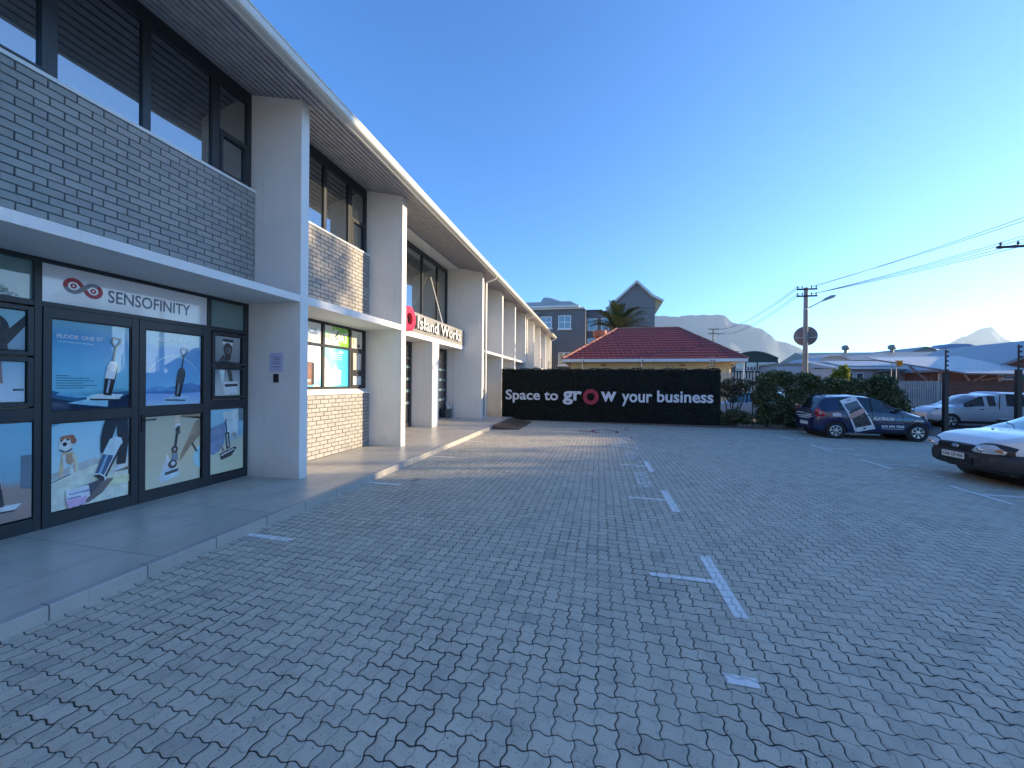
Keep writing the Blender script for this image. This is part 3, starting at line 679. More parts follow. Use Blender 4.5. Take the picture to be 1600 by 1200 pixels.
# ---------- canopy sign
cs=empty('canopy_sign',(-5.45,12,3.2),label='dark grey canopy sign board with raised white Island Works letters and red ring',cat='sign'); LC=(-5.45,12,3.2)
mb=MB(); mb.box(-5.453,-5.44,8.71,15.0,3.195,3.80); lp(mb,'board',M['board'],cs,LC)
mb=MB(); add_text(mb,'Island Works',lambda a,b,d:(-5.40+d,a,b),(10.68,14.38,3.31,3.70),.012,.05,0,1,space=1.04); lp(mb,'lettering',[M['letterwhite'],M['letterblack']],cs,LC)
mb=MB(); ring(mb,lambda a,b,d:(-5.40+d,a,b),(10.08,3.50),.36,.17,.10,0,0); lp(mb,'ring',[M['letterred']],cs,LC)
# ramp plate
mb=MB(); 
for k in range(1):
    x0,x1=-3.715,-2.78
    mb.add([(x0,13.2,pz(-3.72,13.2)+.005),(x0,16.3,pz(-3.72,16.3)+.005),(x1,16.2,gz(x1,16)+.012),(x1,13.45,gz(x1,13.4)+.012),
            (x0,13.2,gz(x0,13.2)),(x0,16.3,gz(x0,16.3)),(x1,16.2,gz(x1,16)),(x1,13.45,gz(x1,13.4))],[(0,1,2,3),(0,3,7,4),(1,5,6,2),(3,2,6,7),(0,4,5,1),(4,7,6,5)])
for k in range(12):
    y=13.6+k*.22
    for x in (-3.55,-3.3,-3.05): 
        z=np.interp(x,[-3.715,-2.78],[pz(-3.72,y)+.005,gz(-2.78,y)+.012]); mb.add([(x-.04,y-.01,z+.001),(x+.04,y-.01,z-.007),(x+.04,y+.01,z-.007),(x-.04,y+.01,z+.001),(x-.03,y-.006,z+.005),(x+.03,y-.006,z-.003),(x+.03,y+.006,z-.003),(x-.03,y+.006,z+.005)],[(4,5,6,7),(0,1,5,4),(1,2,6,5),(2,3,7,6),(3,0,4,7)])
tag(mb.build('metal_ramp',M['ramp']),'brown chequered metal ramp laid against the far end of the kerb','ramp')
# umbrella tub by the entrance
ub=empty('umbrella_tub',(-6.02,14.72,pz(-6,14.7)),label='grey green tub of folded umbrellas standing by the entrance door',cat='umbrella stand')
mb=MB(); mb.lathe([(.12,0),(.15,.02),(.165,.34),(.175,.36),(.155,.36),(.145,.05)],(0,0,0),'z',20); mb.build('tub',mat('tub_plastic',(.07,.10,.10),.5,.1,8),ub,smooth=True)
for k in range(5):
    a=k*1.3; mb=MB(); x,y=.07*math.cos(a),.07*math.sin(a); mb.tube([(x,y,.05),(x*1.3,y*1.3,.45),(x*1.6,y*1.6,.58)],[.028,.03,.008],8); mb.tube([(x*1.6,y*1.6,.56),(x*1.75,y*1.75,.66)],.008,6)
    mb.build('umbrella',M['blackmetal'] if k%2 else M['white'],ub,smooth=True)
# ================================================================== POSTERS (flat printed films on the panes)
INK={}
PG=1.6
def ink(c):
    k=tuple(round(min(.8,x*PG),3) for x in c)
    if k not in INK:
        INK[k]=mat('poster_ink',k,.12,.13,11,coat=1); INK[k].node_tree.nodes['Principled BSDF'].inputs['Coat IOR'].default_value=1.75
    return INK[k]
def gradmat(z0,z1,stops,axis=2):
    stops=[(a,tuple(min(.8,x*PG) for x in c)) for a,c in stops]
    m,n,b=newmat('poster_gradient'); g=G(n); sp=g.n('ShaderNodeSeparateXYZ'); n.links.new(g.pos(),sp.inputs[0])
    f=g.m('DIVIDE',g.m('SUBTRACT',sp.outputs[axis],z0),z1-z0); f=g.m('ADD',f,g.m('MULTIPLY_ADD',g.noise(g.pos(),3,2),.16,-.08))
    n.links.new(g.ramp(f,stops),b.inputs['Base Color']); b.inputs['Roughness'].default_value=.15; b.inputs['Coat Weight'].default_value=1; b.inputs['Coat Roughness'].default_value=.01; b.inputs['Coat IOR'].default_value=1.75; return m
def poster(parent,Y0,Y1,Z0,Z1,X,stops,shapes,axis=2,label=None):
    mats=[gradmat(Z0,Z1,stops) if axis==2 else gradmat(Y0,Y1,stops,1)]; mb=MB(); mb.box(X-.001,X,Y0,Y1,Z0,Z1,0); idx={}
    def P(a,b): return (Y0+a*(Y1-Y0),Z0+b*(Z1-Z0))
    asp=(Y1-Y0)/(Z1-Z0)
    def clip(pts):
        # clip to the unit square (Sutherland-Hodgman)
        for ax,lim,sg_ in ((0,0,1),(0,1,-1),(1,0,1),(1,1,-1)):
            out=[]
            for i in range(len(pts)):
                p,q=pts[i-1],pts[i]; ip=(p[ax]-lim)*sg_>=0; iq=(q[ax]-lim)*sg_>=0
                if ip!=iq:
                    t=(lim-p[ax])/(q[ax]-p[ax]); out.append((p[0]+t*(q[0]-p[0]),p[1]+t*(q[1]-p[1])))
                if iq: out.append(q)
            pts=out
            if not pts: return []
        return pts
    for k,s in enumerate(shapes):
        c=s[1]; key=tuple(c)
        if key not in idx: idx[key]=len(mats); mats.append(ink(c))
        mi=idx[key]; x=X+.0006*(k+1)
        def put(pts):
            pts=clip(pts)
            if len(pts)>2: mb.poly([(x,*P(a,b)) for a,b in pts],mi)
        if s[0]=='p': put(s[2])
        elif s[0]=='e': ca,cb,ra,rb=s[2]; put([(ca+ra*math.cos(t),cb+rb*math.sin(t)) for t in np.linspace(0,2*PI,25)[:-1]])
        elif s[0]=='l':
            w_=s[3]; pts=s[2]
            for p,q in zip(pts[:-1],pts[1:]):
                dx=(q[0]-p[0])*asp; dz=q[1]-p[1]; L=math.hypot(dx,dz)+1e-9; nx,nz=-dz/L*w_/2/asp,dx/L*w_/2
                put([(p[0]+nx,p[1]+nz),(p[0]-nx,p[1]-nz),(q[0]-nx,q[1]-nz),(q[0]+nx,q[1]+nz)])
        elif s[0]=='t':
            a0,a1,b0,b1=s[3]; add_text(mb,s[2],lambda a,b,d:(x,*P(a,b)),(a0,a1,b0,b1),s[4] if len(s)>4 else .01,mi=mi)
    o=mb.build('poster',mats,parent,fix=False); 
    if label:o['label']=label
    return o
def vac(px,pb,sc,tilt,body,dark,head,light,asp=1.0,handle=True):
    """upright floor washer: px,pb = head centre; sc = total height; tilt in radians"""
    def T(u,v): return (px+(u*math.cos(tilt)+v*math.sin(tilt))*sc/asp, pb+(-u*math.sin(tilt)+v*math.cos(tilt))*sc)
    out=[]
    out.append(('p',head,[(px-.22*sc/asp,pb-.03*sc),(px+.16*sc/asp,pb-.05*sc),(px+.24*sc/asp,pb+.03*sc),(px-.12*sc/asp,pb+.05*sc)]))
    out.append(('p',dark,[(px-.22*sc/asp,pb-.055*sc),(px+.16*sc/asp,pb-.075*sc),(px+.16*sc/asp,pb-.05*sc),(px-.22*sc/asp,pb-.03*sc)]))
    out.append(('p',dark,[T(-.05,.02),T(.06,.02),T(.075,.30),T(-.07,.30)]))
    out.append(('p',light,[T(-.02,.06),T(.005,.06),T(.01,.28),T(-.02,.28)]))
    out.append(('p',body,[T(-.075,.30),T(.08,.30),T(.085,.50),T(.05,.60),T(-.04,.60),T(-.07,.52)]))
    out.append(('p',dark,[T(.06,.30),T(.075,.30),T(.08,.52),T(.065,.5)]))
    out.append(('l',dark,[T(0,.60),T(.0,.84)],.022*sc))
    if handle: out.append(('l',dark,[T(0,.84),T(-.07,.93),T(-.05,1.0),T(.05,1.0),T(.05,.93),T(0,.84)],.02*sc))
    return out
PX=DX-.0285
W=(.62,.68,.72); DK=(.015,.018,.022)
A1=.715/.99
lines=[('l',(.03,.08,.14),[(.05,.385-.028*k),(.05+(.15,.40,.46,.32,.50,.34)[k],.385-.028*k)],.007) for k in range(6)]
poster(DOORS[0],2.908,3.603,1.348,2.322,PX,[(0,(.008,.03,.06)),(.13,(.02,.10,.17)),(.22,(.13,.36,.44)),(.45,(.12,.35,.46)),(.8,(.05,.21,.38)),(1,(.13,.29,.35))],
 [('p',(.02,.09,.16),[(0,.22),(.15,.185),(.3,.17),(.45,.13),(.6,.17),(.8,.19),(1,.2),(1,.0),(0,0)]),
  ('p',(.006,.02,.045),[(0,.14),(.2,.10),(.5,.05),(.7,.08),(1,.16),(1,0),(0,0)]),
  ('p',(.10,.30,.42),[(.1,.20),(.4,.155),(.5,.14),(.3,.13),(.05,.17)]),
  ('p',(.22,.42,.50),[(.18,.075),(.48,.12),(.9,.105),(.7,.09),(.70,.015),(.45,.04)]),
  ('p',(.30,.48,.58),[(.42,.14),(.5,.17),(.76,.16),(.7,.09),(.42,.10)]),
  ('t',(.55,.68,.72),'FLOOR ONE S7',(.06,.62,.80,.845),.02),('l',(.35,.5,.6),[(.07,.765),(.5,.755)],.008)]+lines+
  vac(.68,.14,.72,.14,(.52,.66,.70),DK,(.45,.58,.64),(.25,.30,.36),A1),label='blue film poster with a white upright floor washer')
arc=[(.5+.45*math.cos(t),.36+.32*math.sin(t)) for t in np.linspace(.12*PI,.93*PI,26)]
poster(DOORS[1],3.778,4.478,1.348,2.322,PX,[(0,(.30,.42,.62)),(.14,(.18,.30,.50)),(.22,(.14,.34,.52)),(.55,(.07,.24,.45)),(.78,(.06,.20,.40)),(.85,(.16,.30,.37)),(1,(.20,.33,.38))],
 [('p',(.05,.14,.30),[(0,.20),(.2,.25),(.35,.23),(.6,.27),(.8,.31),(1,.27),(1,.17),(.5,.15),(0,.165)]),
  ('p',(.09,.24,.42),[(0,.22),(.2,.26),(.4,.235),(.6,.20),(0,.19)]),
  ('l',(.30,.48,.66),arc,.010),('t',(.55,.68,.72),'FLOOR ONE S7',(.20,.74,.875,.925),.02)]+
  vac(.55,.10,.70,.14,(.04,.05,.06),DK,(.28,.40,.50),(.18,.2,.24),A1),label='blue film poster with a dark floor washer under a pale arc')
poster(DOORS[0],2.908,3.603,.262,1.203,PX,[(0,(.50,.55,.45)),(.28,(.55,.58,.42)),(.34,(.40,.52,.56)),(1,(.24,.44,.58))],
 [('p',(.16,.28,.38),[(0,.95),(.12,1),(0,1)]),('p',(.36,.36,.33),[(0,.43),(.55,.56),(.55,.54),(1,.50),(1,.40),(0,.36)]),('p',(.58,.56,.40),[(0,.34),(.5,.46),(1,.52),(1,0),(0,0)]),
  ('p',(.02,.02,.03),[(0,.335),(.30,.42),(.30,.412),(0,.325)]),
  # dog
  ('p',(.52,.36,.22),[(.13,.66),(.26,.66),(.31,.58),(.32,.42),(.28,.40),(.26,.52),(.18,.53),(.14,.44),(.14,.38),(.09,.38),(.10,.52)]),
  ('p',(.60,.52,.38),[(.24,.64),(.31,.60),(.33,.45),(.31,.42),(.29,.43),(.28,.55)]),('p',(.60,.56,.46),[(.21,.50),(.25,.50),(.27,.42),(.30,.40),(.22,.395)]),
  ('p',(.62,.55,.44),[(.09,.80),(.14,.85),(.24,.85),(.27,.79),(.24,.70),(.16,.67),(.09,.70)]),
  ('p',(.40,.24,.14),[(.17,.64),(.24,.64),(.255,.55),(.23,.50),(.17,.55)]),('p',(.66,.62,.52),[(.13,.62),(.17,.64),(.17,.50),(.145,.46)]),('p',(.26,.09,.05),[(.21,.86),(.26,.855),(.30,.79),(.28,.745),(.23,.76)]),('p',(.33,.13,.07),[(.10,.82),(.12,.85),(.22,.86),(.22,.80),(.16,.82),(.12,.79)]),
  ('e',(.02,.012,.012),(.155,.755,.026,.024)),('p',(.68,.62,.52),[(.12,.80),(.17,.80),(.19,.73),(.16,.70),(.12,.72)]),('e',(.02,.012,.012),(.155,.755,.026,.024)),('e',(.02,.012,.012),(.115,.80,.012,.012)),('e',(.02,.012,.012),(.185,.805,.012,.012)),('l',(.05,.07,.1),[(.10,.70),(.15,.665),(.21,.675),(.24,.70)],.015),
  # trousers + shoe
  ('p',(.012,.014,.02),[(.66,1),(.98,1),(.99,.72),(.95,.42),(.82,.42),(.84,.62),(.82,.93),(.76,.78),(.72,.56),(.60,.60),(.60,.78),(.63,.92)]),
  ('p',(.55,.60,.64),[(.80,.41),(.90,.41),(.90,.35),(.76,.34)]),('p',(.12,.10,.09),[(.76,.335),(1,.38),(1,.335)]),
  ('p',(.60,.62,.30),[(.6,.27),(1,.27),(1,.18),(.7,.16)]),
  # washer
  ('p',(.035,.03,.045),[(.30,.22),(.58,.27),(.66,.26),(.52,.05),(.34,-.0),(.26,.06)]),('p',(.10,.07,.06),[(.66,.27),(.78,.26),(.62,.10),(.44,.02),(.40,.05)]),
  ('p',(.04,.08,.14),[(.52,.33),(.66,.31),(.78,.57),(.64,.60)]),('p',(.16,.30,.42),[(.565,.34),(.60,.335),(.71,.58),(.68,.585)]),
  ('p',(.42,.56,.60),[(.62,.58),(.80,.54),(.90,.70),(.88,.76),(.80,.79),(.72,.76)]),('l',(.015,.02,.03),[(.66,.29),(.885,.67)],.02),('l',(.55,.66,.7),[(.63,.29),(.85,.66)],.012),
  ('p',(.015,.018,.022),[(.50,.34),(.58,.27),(.66,.26),(.65,.31),(.56,.35)]),('l',(.6,.66,.68),[(.50,.345),(.58,.345),(.65,.30),(.66,.25)],.014),
  ('p',(.50,.53,.68),[(.16,.22),(.44,.235),(.46,.10),(.40,.06),(.17,.09)]),('p',(.52,.30,.44),[(.16,.10),(.42,.11),(.40,.02),(.2,.0)]),
  ('p',(.16,.20,.34),[(.2,.17),(.45,.18),(.45,.16),(.2,.155)]),('p',(.10,.14,.26),[(.18,.12),(.34,.125),(.34,.11),(.18,.105)]),('p',(.7,.72,.8),[(.2,.215),(.42,.225),(.42,.2),(.2,.195)])],
  label='film poster with a brown and white puppy, dark trousers and a tilted floor washer')
poster(DOORS[1],3.778,4.478,.262,1.203,PX,[(0,(.42,.40,.28)),(.5,(.42,.38,.26)),(1,(.36,.33,.24))],
 [('p',(.26,.19,.12),[(.52,.98),(.60,1),(1,1),(1,.92),(.9,.88),(.75,.62),(.62,.42),(.60,.30),(.66,.36),(.80,.5),(1,.72),(1,.95)]),
  ('p',(.20,.15,.10),[(1,.80),(.72,.56),(.62,.38),(.64,.34),(.7,.40),(.74,.46),(1,.66)]),
  ('e',(.24,.46,.60),(1.02,.33,.16,.17)),('p',(.50,.54,.52),[(.36,.40),(.38,.46),(.40,.40),(.52,.18),(.30,.05),(.22,.10),(.28,.22)]),
  ('p',(.46,.34,.24),[(.53,1),(.62,1),(.60,.88),(.57,.82),(.53,.84),(.50,.9)]),('p',(.7,.68,.64),[(.52,.86),(.61,.88),(.60,.82),(.54,.78),(.50,.80)]),
  ('l',(.03,.03,.03),[(.58,.84),(.54,.66),(.51,.48)],.035),('l',(.03,.03,.03),[(.56,.82),(.57,.72)],.06),('e',(.02,.02,.022),(.51,.50,.06,.055)),('e',(.25,.22,.2),(.51,.50,.025,.024)),
  ('p',(.14,.18,.22),[(.46,.45),(.56,.45),(.57,.33),(.45,.33)]),('e',(.02,.025,.03),(.47,.29,.08,.06)),('e',(.5,.55,.6),(.48,.30,.04,.03)),
  ('p',(.42,.50,.58),[(.28,.20),(.56,.24),(.60,.12),(.32,.06)]),('p',(.02,.02,.025),[(.33,.19),(.57,.22),(.57,.175),(.33,.145)]),
  ('l',(.012,.012,.012),[(.84,.56),(.93,.42)],.02)],label='beige film poster with a hand holding a stick washer')
# right side panes
PS=PX+.002
poster(SW,4.69,5.11,1.973,2.365,PS,[(0,(.13,.14,.14)),(1,(.22,.24,.24))],[('p',(.04,.04,.04),[(.15,0),(.32,.3),(.45,.1),(.6,0)]),('p',(.02,.02,.022),[(.3,.92),(.72,.9),(.72,.8),(.3,.82)]),('p',(.5,.52,.5),[(.3,.8),(.7,.78),(.68,.68),(.3,.7)]),('e',(.02,.02,.022),(.5,.5,.17,.26)),('e',(.12,.1,.1),(.5,.46,.1,.12)),('e',(.015,.015,.018),(.48,.46,.05,.08)),('p',(.02,.02,.022),[(.38,.3),(.62,.3),(.6,.08),(.4,.05)])])
poster(SW,4.69,5.11,1.452,1.853,PS,[(0,(.38,.40,.36)),(.35,(.34,.36,.35)),(1,(.16,.18,.20))],[('p',(.4,.5,.48),[(.18,1),(.38,1),(.36,.5),(.24,.5)]),('p',(.025,.03,.03),[(.48,1),(.64,1),(.72,.55),(.56,.55)]),('p',(.5,.56,.58),[(.3,.52),(.9,.54),(.9,.06),(.4,.03)]),('p',(.02,.02,.03),[(.38,.44),(.9,.46),(.9,.36),(.4,.33)]),('p',(.45,.55,.6),[(.42,.30),(.88,.33),(.86,.05),(.44,.04)])])
poster(SW,4.635,5.178,.262,1.238,PS,[(0,(.48,.50,.34)),(.45,(.40,.42,.32)),(.6,(.18,.34,.42)),(1,(.22,.42,.50))],
 [('p',(.14,.20,.30),[(0,.72),(.45,.80),(.40,.45),(.25,.35),(.1,.30),(0,.32)]),('p',(.42,.52,.54),[(.35,.95),(.85,1),(.82,.60),(.5,.58)]),('p',(.10,.16,.18),[(.82,1),(1,1),(1,.8),(.86,.78)]),
  ('l',(.02,.03,.04),[(.46,.84),(.42,.80),(.47,.7),(.46,.55),(.5,.35)],.02),('p',(.02,.025,.03),[(.42,.62),(.54,.63),(.58,.38),(.46,.36)]),('l',(.4,.42,.42),[(.48,.6),(.52,.40)],.02),('p',(.03,.03,.035),[(.26,.30),(.72,.38),(.78,.36),(.62,.24),(.30,.20)]),('l',(.5,.52,.5),[(.3,.27),(.7,.345)],.018),('p',(.22,.18,.16),[(.24,.48),(.36,.40),(.44,.32),(.36,.30)]),('p',(.30,.22,.18),[(.62,.6),(.74,.62),(.76,.5),(.68,.55)])])
# left side panes
poster(SW,2.255,2.715,1.973,2.365,PS,[(0,(.20,.26,.30)),(1,(.20,.36,.40))],[('e',(.03,.035,.04),(.55,.5,.22,.36)),('e',(.10,.11,.12),(.52,.62,.12,.22)),('e',(.03,.03,.035),(.52,.62,.09,.17)),('p',(.035,.038,.042),[(.5,.1),(.68,0),(1,.62),(1,.9)]),('p',(.03,.03,.035),[(.4,.0),(.75,.0),(.72,.3),(.45,.35)])])
poster(SW,2.255,2.715,1.452,1.853,PS,[(0,(.46,.48,.54)),(.5,(.34,.42,.46)),(1,(.22,.36,.42))],[('p',(.20,.13,.12),[(.2,1),(.66,1),(.68,.45),(.55,.52),(.42,.45),(.2,.5)]),('p',(.25,.17,.15),[(.36,1),(.44,1),(.44,.5),(.38,.5)]),('p',(.45,.48,.62),[(.0,.38),(.6,.36),(.6,.25),(.0,.22)]),('l',(.2,.24,.36),[(0,.3),(.6,.29)],.03),('l',(.04,.05,.06),[(.82,.3),(.98,.3)],.05)])
poster(SW,2.21,2.768,.262,1.238,PS,[(0,(.22,.15,.12)),(.36,(.28,.19,.16)),(.42,(.16,.30,.36)),(1,(.18,.36,.44))],
 [('p',(.22,.36,.42),[(0,1),(.3,1),(.3,.40),(0,.38)]),('l',(.06,.09,.1),[(.35,1),(.35,.42)],.006),('p',(.10,.13,.16),[(.86,.66),(1,.66),(1,.30),(.86,.32)]),
  ('p',(.34,.24,.2),[(.0,.36),(.45,.40),(.5,.36),(.0,.30)]),('p',(.12,.22,.3),[(0,.5),(.3,.44),(.3,.40),(0,.40)]),
  ]+vac(.60,.15,.66,-.16,(.52,.62,.62),DK,(.5,.58,.5),(.5,.55,.6),.57))
# brick-bay lower window posters
QX=FX-.0335
cream=(.62,.62,.46)
poster(LW,6.19,6.95,2.475,2.885,QX,[(0,(.60,.60,.46)),(1,(.62,.62,.5))],[('t',(.10,.10,.10),'ICS',(.45,.86,.42,.72),.05),('t',(.45,.44,.38),'TICS',(.38,.86,.12,.32),.0)])
poster(LW,7.045,7.85,2.475,2.885,QX,[(0,(.62,.64,.46)),(1,(.62,.64,.46))],
 [('p',(.16,.42,.05),[(.30,1),(1,1),(1,0),(.62,0),(.55,.3),(.35,.6)]),('t',(.30,.48,.10),'G',(.02,.20,.22,.75),.08),('t',(.62,.66,.50),'AT',(.62,.97,.20,.78),.06),('e',(.66,.68,.56),(.47,.48,.17,.38)),('p',(.66,.68,.56),[(.36,.3),(.58,.3),(.48,.02)]),('p',(.05,.09,.07),[(.40,.42),(.50,.72),(.58,.80),(.56,.62),(.46,.45)]),('p',(.05,.09,.07),[(.42,.30),(.54,.35),(.60,.52),(.50,.40)])])
poster(LW,7.965,8.375,2.475,2.885,QX,[(0,(.46,.42,.34)),(1,(.54,.52,.44))],[('p',(.3,.2,.14),[(.1,.2),(.2,.2),(.2,.7),(.1,.7)]),('p',(.05,.05,.05),[(.5,.1),(.85,.1),(.72,.3),(.66,.3)]),('l',(.05,.05,.05),[(.68,.2),(.66,.85)],.04)])
poster(LW,6.19,6.95,1.575,2.41,QX,[(0,(.12,.34,.45)),(.3,(.30,.52,.50)),(.6,(.55,.62,.45)),(1,(.42,.62,.52))],
 [('p',(.16,.10,.08),[(.3,.04),(.66,.04),(.66,.60),(.3,.60)]),('p',(.05,.04,.04),[(.66,.04),(.75,.06),(.75,.58),(.66,.60)]),('p',(.4,.38,.36),[(.42,.18),(.62,.18),(.62,.12),(.42,.12)]),('p',(.55,.4,.32),[(.7,.0),(1,.0),(.85,.05)]),('t',(.7,.72,.68),'abc',(.35,.6,.90,.95),.05)][:-1]+[('l',(.66,.7,.66),[(.3,.92-.05*k),(.62+.06*(k%2),.915-.05*k)],.012) for k in range(5)])
poster(LW,7.045,7.85,1.575,2.41,QX,[(0,(.60,.64,.42)),(.3,(.22,.52,.50)),(.6,(.07,.42,.52)),(1,(.03,.25,.52))],
 [('p',(.20,.52,.50),[(0,1),(.15,1),(.62,.4),(.3,.35),(0,.3)]),('p',(.56,.62,.44),[(0,.8),(.35,.35),(.66,.42),(.66,.05),(0,.0)]),('p',(.50,.56,.42),[(.30,.42),(.68,.44),(.66,.06),(.26,.04)]),
  ('l',(.2,.26,.2),[(.45,.38),(.52,.22),(.44,.08),(.38,.16)],.012),('p',(.62,.68,.7),[(.6,.95),(.76,.94),(.76,.89),(.6,.90)])]+[('l',(.4,.64,.66),[(.24,.90-.055*k),(.72,.885-.055*k)],.012) for k in range(4)],axis=1)
poster(LW,7.985,8.355,1.965,2.365,QX,[(0,(.42,.32,.26)),(1,(.52,.44,.36))],[('p',(.7,.66,.52),[(.55,.05),(.8,.05),(.75,.55),(.68,.9),(.62,.55)]),('l',(.15,.1,.1),[(.35,.9),(.45,.95)],.04)])
poster(LW,7.985,8.355,1.61,1.82,QX,[(0,(.62,.62,.50)),(1,(.60,.60,.50))],[('l',(.2,.22,.18),[(.66,.95),(.66,.3)],.05),('p',(.70,.70,.60),[(.12,.85),(.5,.88),(.5,.1),(.12,.08)])])
# ================================================================== HEDGE WALL
HX0,HX1,HY,HZ=-4.33,4.72,17.0,2.32
hw=empty('hedge_wall',(0.2,HY,0),label='tall dark artificial hedge wall at the far end of the yard behind the slogan',cat='hedge wall')
LH_=(0.2,HY,0)
mb=MB(); mb.box(HX0,HX1,HY-.02,HY+.12,-.12,HZ-.03); lp(mb,'backing',mat('hedge_backing',(.006,.008,.006),.9,.2,5),hw,LH_)
n=26000; P=np.empty((n,3)); P[:,0]=rng.uniform(HX0,HX1,n); P[:,2]=rng.uniform(-.02,HZ,n); P[:,1]=HY-.03-.045*rng.random(n)-.02*np.sin(P[:,0]*5+P[:,2]*3)-.03*(rng.random(n)<.05)
k=2600; P2=np.empty((k,3)); P2[:,0]=rng.uniform(HX0,HX1,k); P2[:,2]=HZ-.03+.05*rng.random(k)+.04*np.sin(P2[:,0]*3.1)*np.sin(P2[:,0]*7.3)+.07*(rng.random(k)<.03); P2[:,1]=rng.uniform(HY-.07,HY+.12,k)
k2=900; P3=np.empty((k2,3)); P3[:,0]=HX1+.03*rng.random(k2); P3[:,2]=rng.uniform(0,HZ,k2); P3[:,1]=rng.uniform(HY-.07,HY+.12,k2)
o=leaf_mesh('foliage',np.vstack([P,P2,P3])-np.array(LH_),.062,M['leafdark'],hw,aspect=.45,nrm=np.array([0,-1.,.2]))
sl_=empty('slogan_lettering',(0.2,HY-.1,1),label='pale letters reading Space to grow your business with a red ring as an o',cat='lettering'); LS=(0.2,HY-.1,1)
def word(s,a0,a1,b0,b1,cap,bold=.02,m='hedgewhite'):
    mb=MB(); add_text(mb,s,lambda a,b,d:(a,HY-.15+.03*0+(.03-d),b),(a0,a1,b0,b1),bold,.03,0,0,cap=cap); lp(mb,'word',M[m],sl_,LS)
word('Space to',-4.12,-1.76,.95,1.40,'S')
word('gr',-1.56,-.74,.96,1.37,'r',.03)
word('w',.06,.70,.94,1.36,'w',.03)
word('your',.92,2.14,.93,1.29,'r'); word('business',2.33,4.46,.95,1.44,'b')
mb=MB(); ring(mb,lambda a,b,d:(a,HY-.12-d,b),(-.36,1.13),.335,.165,.03); lp(mb,'ring',M['hedgered'],sl_,LS)
# electric fence posts standing behind the hedge wall
def efence(x,y,z0,z1,n,label,hot='blackmetal'):
    e=empty('electric_fence_post',(x,y,z0),label=label,cat='fence post',group='electric fence uprights')
    mb=MB(); mb.tube([(0,0,0),(0,0,z1-z0)],.018,6); mb.build('upright',M['galv'],e)
    for k in range(n):
        mb=MB(); z=z1-z0-.05-k*.11; mb.lathe([(.01,-.025),(.035,-.02),(.02,0),(.035,.02),(.01,.025)],(.04,0,z),'z',8); mb.build('insulator',M[hot],e,smooth=True)
for k,(x,y,zt) in enumerate(((-3.05,20.3,3.0),(-2.95,22.6,3.0),(-2.8,25.0,3.0))):
    efence(x,y,-.1,zt,6,('nearest','middle','farthest')[k]+' of the three electric fence uprights showing above the hedge by the office fins')
efence(-.75,17.3,0,2.85,3,'thin upright rising from the hedge wall in front of the red roof, left one')
efence(1.75,17.3,0,2.85,3,'thin upright rising from the middle of the hedge wall in front of the cream wall')
efence(4.46,17.3,0,2.85,6,'galvanised upright with insulators at the right end of the hedge wall, left of a pair')
efence(4.60,17.45,0,2.85,6,'galvanised upright with insulators at the right end of the hedge wall, right of a pair')
tag(MB().tube([(6.27,18.0,-.1),(6.27,18.0,2.33)],.022,6).build('fence_post',M['blackmetal']),'thin black post standing between the bushes right of the hedge wall','fence post')
# ---------- shrubs
def shrub(name,x,y,lumps,n,size,label,mat_='leaf',stems=None,group='shrubs in the bed behind the yard',aspect=.55,top=None):
    e=empty(name,(x,y,gz(x,y)),label=label,cat='shrub',group=group); P,d=blob_points(lumps,n); P=P[P[:,2]>.02]
    leaf_mesh('crown',P,size,M[mat_],e,aspect,up=.3)
    if top:
        T=np.array([[cx+rng.normal()*.35*sx,rng.normal()*.2+0,cz] for cx,sx,cz in top for _ in range(1)])
    mb=MB()
    for (a,b,c) in (stems or [(0,0,.9)]):
        px,py=a*.3,b*.3
        mb.tube([(px,py,-.1),(px+(a-px)*.4,py+(b-py)*.4,c*.5),(a,b,c)],[.035,.022,.008],6)
        for q in range(3):
            t=.5+.15*q; bx,by,bz=px+(a-px)*t,py+(b-py)*t,c*t; mb.tube([(bx,by,bz),(bx+rng.normal()*.2,by+rng.normal()*.1,bz+.35)],[.012,.004],5)
    mb.build('stem',M['bark'],e,smooth=True); return e
shrub('shrub',5.35,17.65,[(0,0,1.75,.42,.3,.28),(.35,.05,1.55,.35,.25,.3),(-.25,0,1.5,.3,.25,.3),(.6,0,1.8,.3,.2,.2),(.05,0,1.2,.25,.2,.2)],1900,.095,'sparse open bush with bare stems next to the right end of the hedge wall','leafwarm',[(-.3,0,1.5),(.1,0,1.7),(.4,.1,1.5),(.6,0,1.7),(0,.1,1.2)])
shrub('shrub',5.45,17.6,[(0,0,.45,.45,.3,.3),(-.35,0,.3,.25,.25,.25),(.4,0,.35,.3,.25,.25)],2600,.08,'low dark bush at the foot of the sparse bush by the hedge wall','leaf',[(0,0,.6)])
shrub('shrub',6.75,17.8,[(0,0,1.8,.45,.35,.4),(.1,0,1.1,.55,.4,.5),(-.35,0,1.3,.3,.3,.35),(.3,0,2.12,.4,.3,.25),(-.1,0,2.0,.3,.3,.25),(0,0,.5,.5,.35,.4)],9500,.085,'tall dense bush with pale tips between the thin black post and the blue hatchback')
shrub('shrub',7.75,17.9,[(0,0,1.75,.5,.35,.42),(.1,0,1.0,.6,.4,.6),(.4,0,2.0,.35,.3,.3),(-.3,0,2.05,.35,.3,.3),(0,0,.4,.6,.4,.4)],9500,.085,'broad dark bush behind the tailgate of the blue hatchback')
shrub('shrub',8.75,17.9,[(0,0,1.55,.5,.35,.42),(.1,0,.9,.55,.4,.5),(.35,0,1.8,.4,.3,.3),(-.35,0,1.9,.4,.3,.3)],8000,.085,'lower dark bush behind the roof of the blue hatchback')
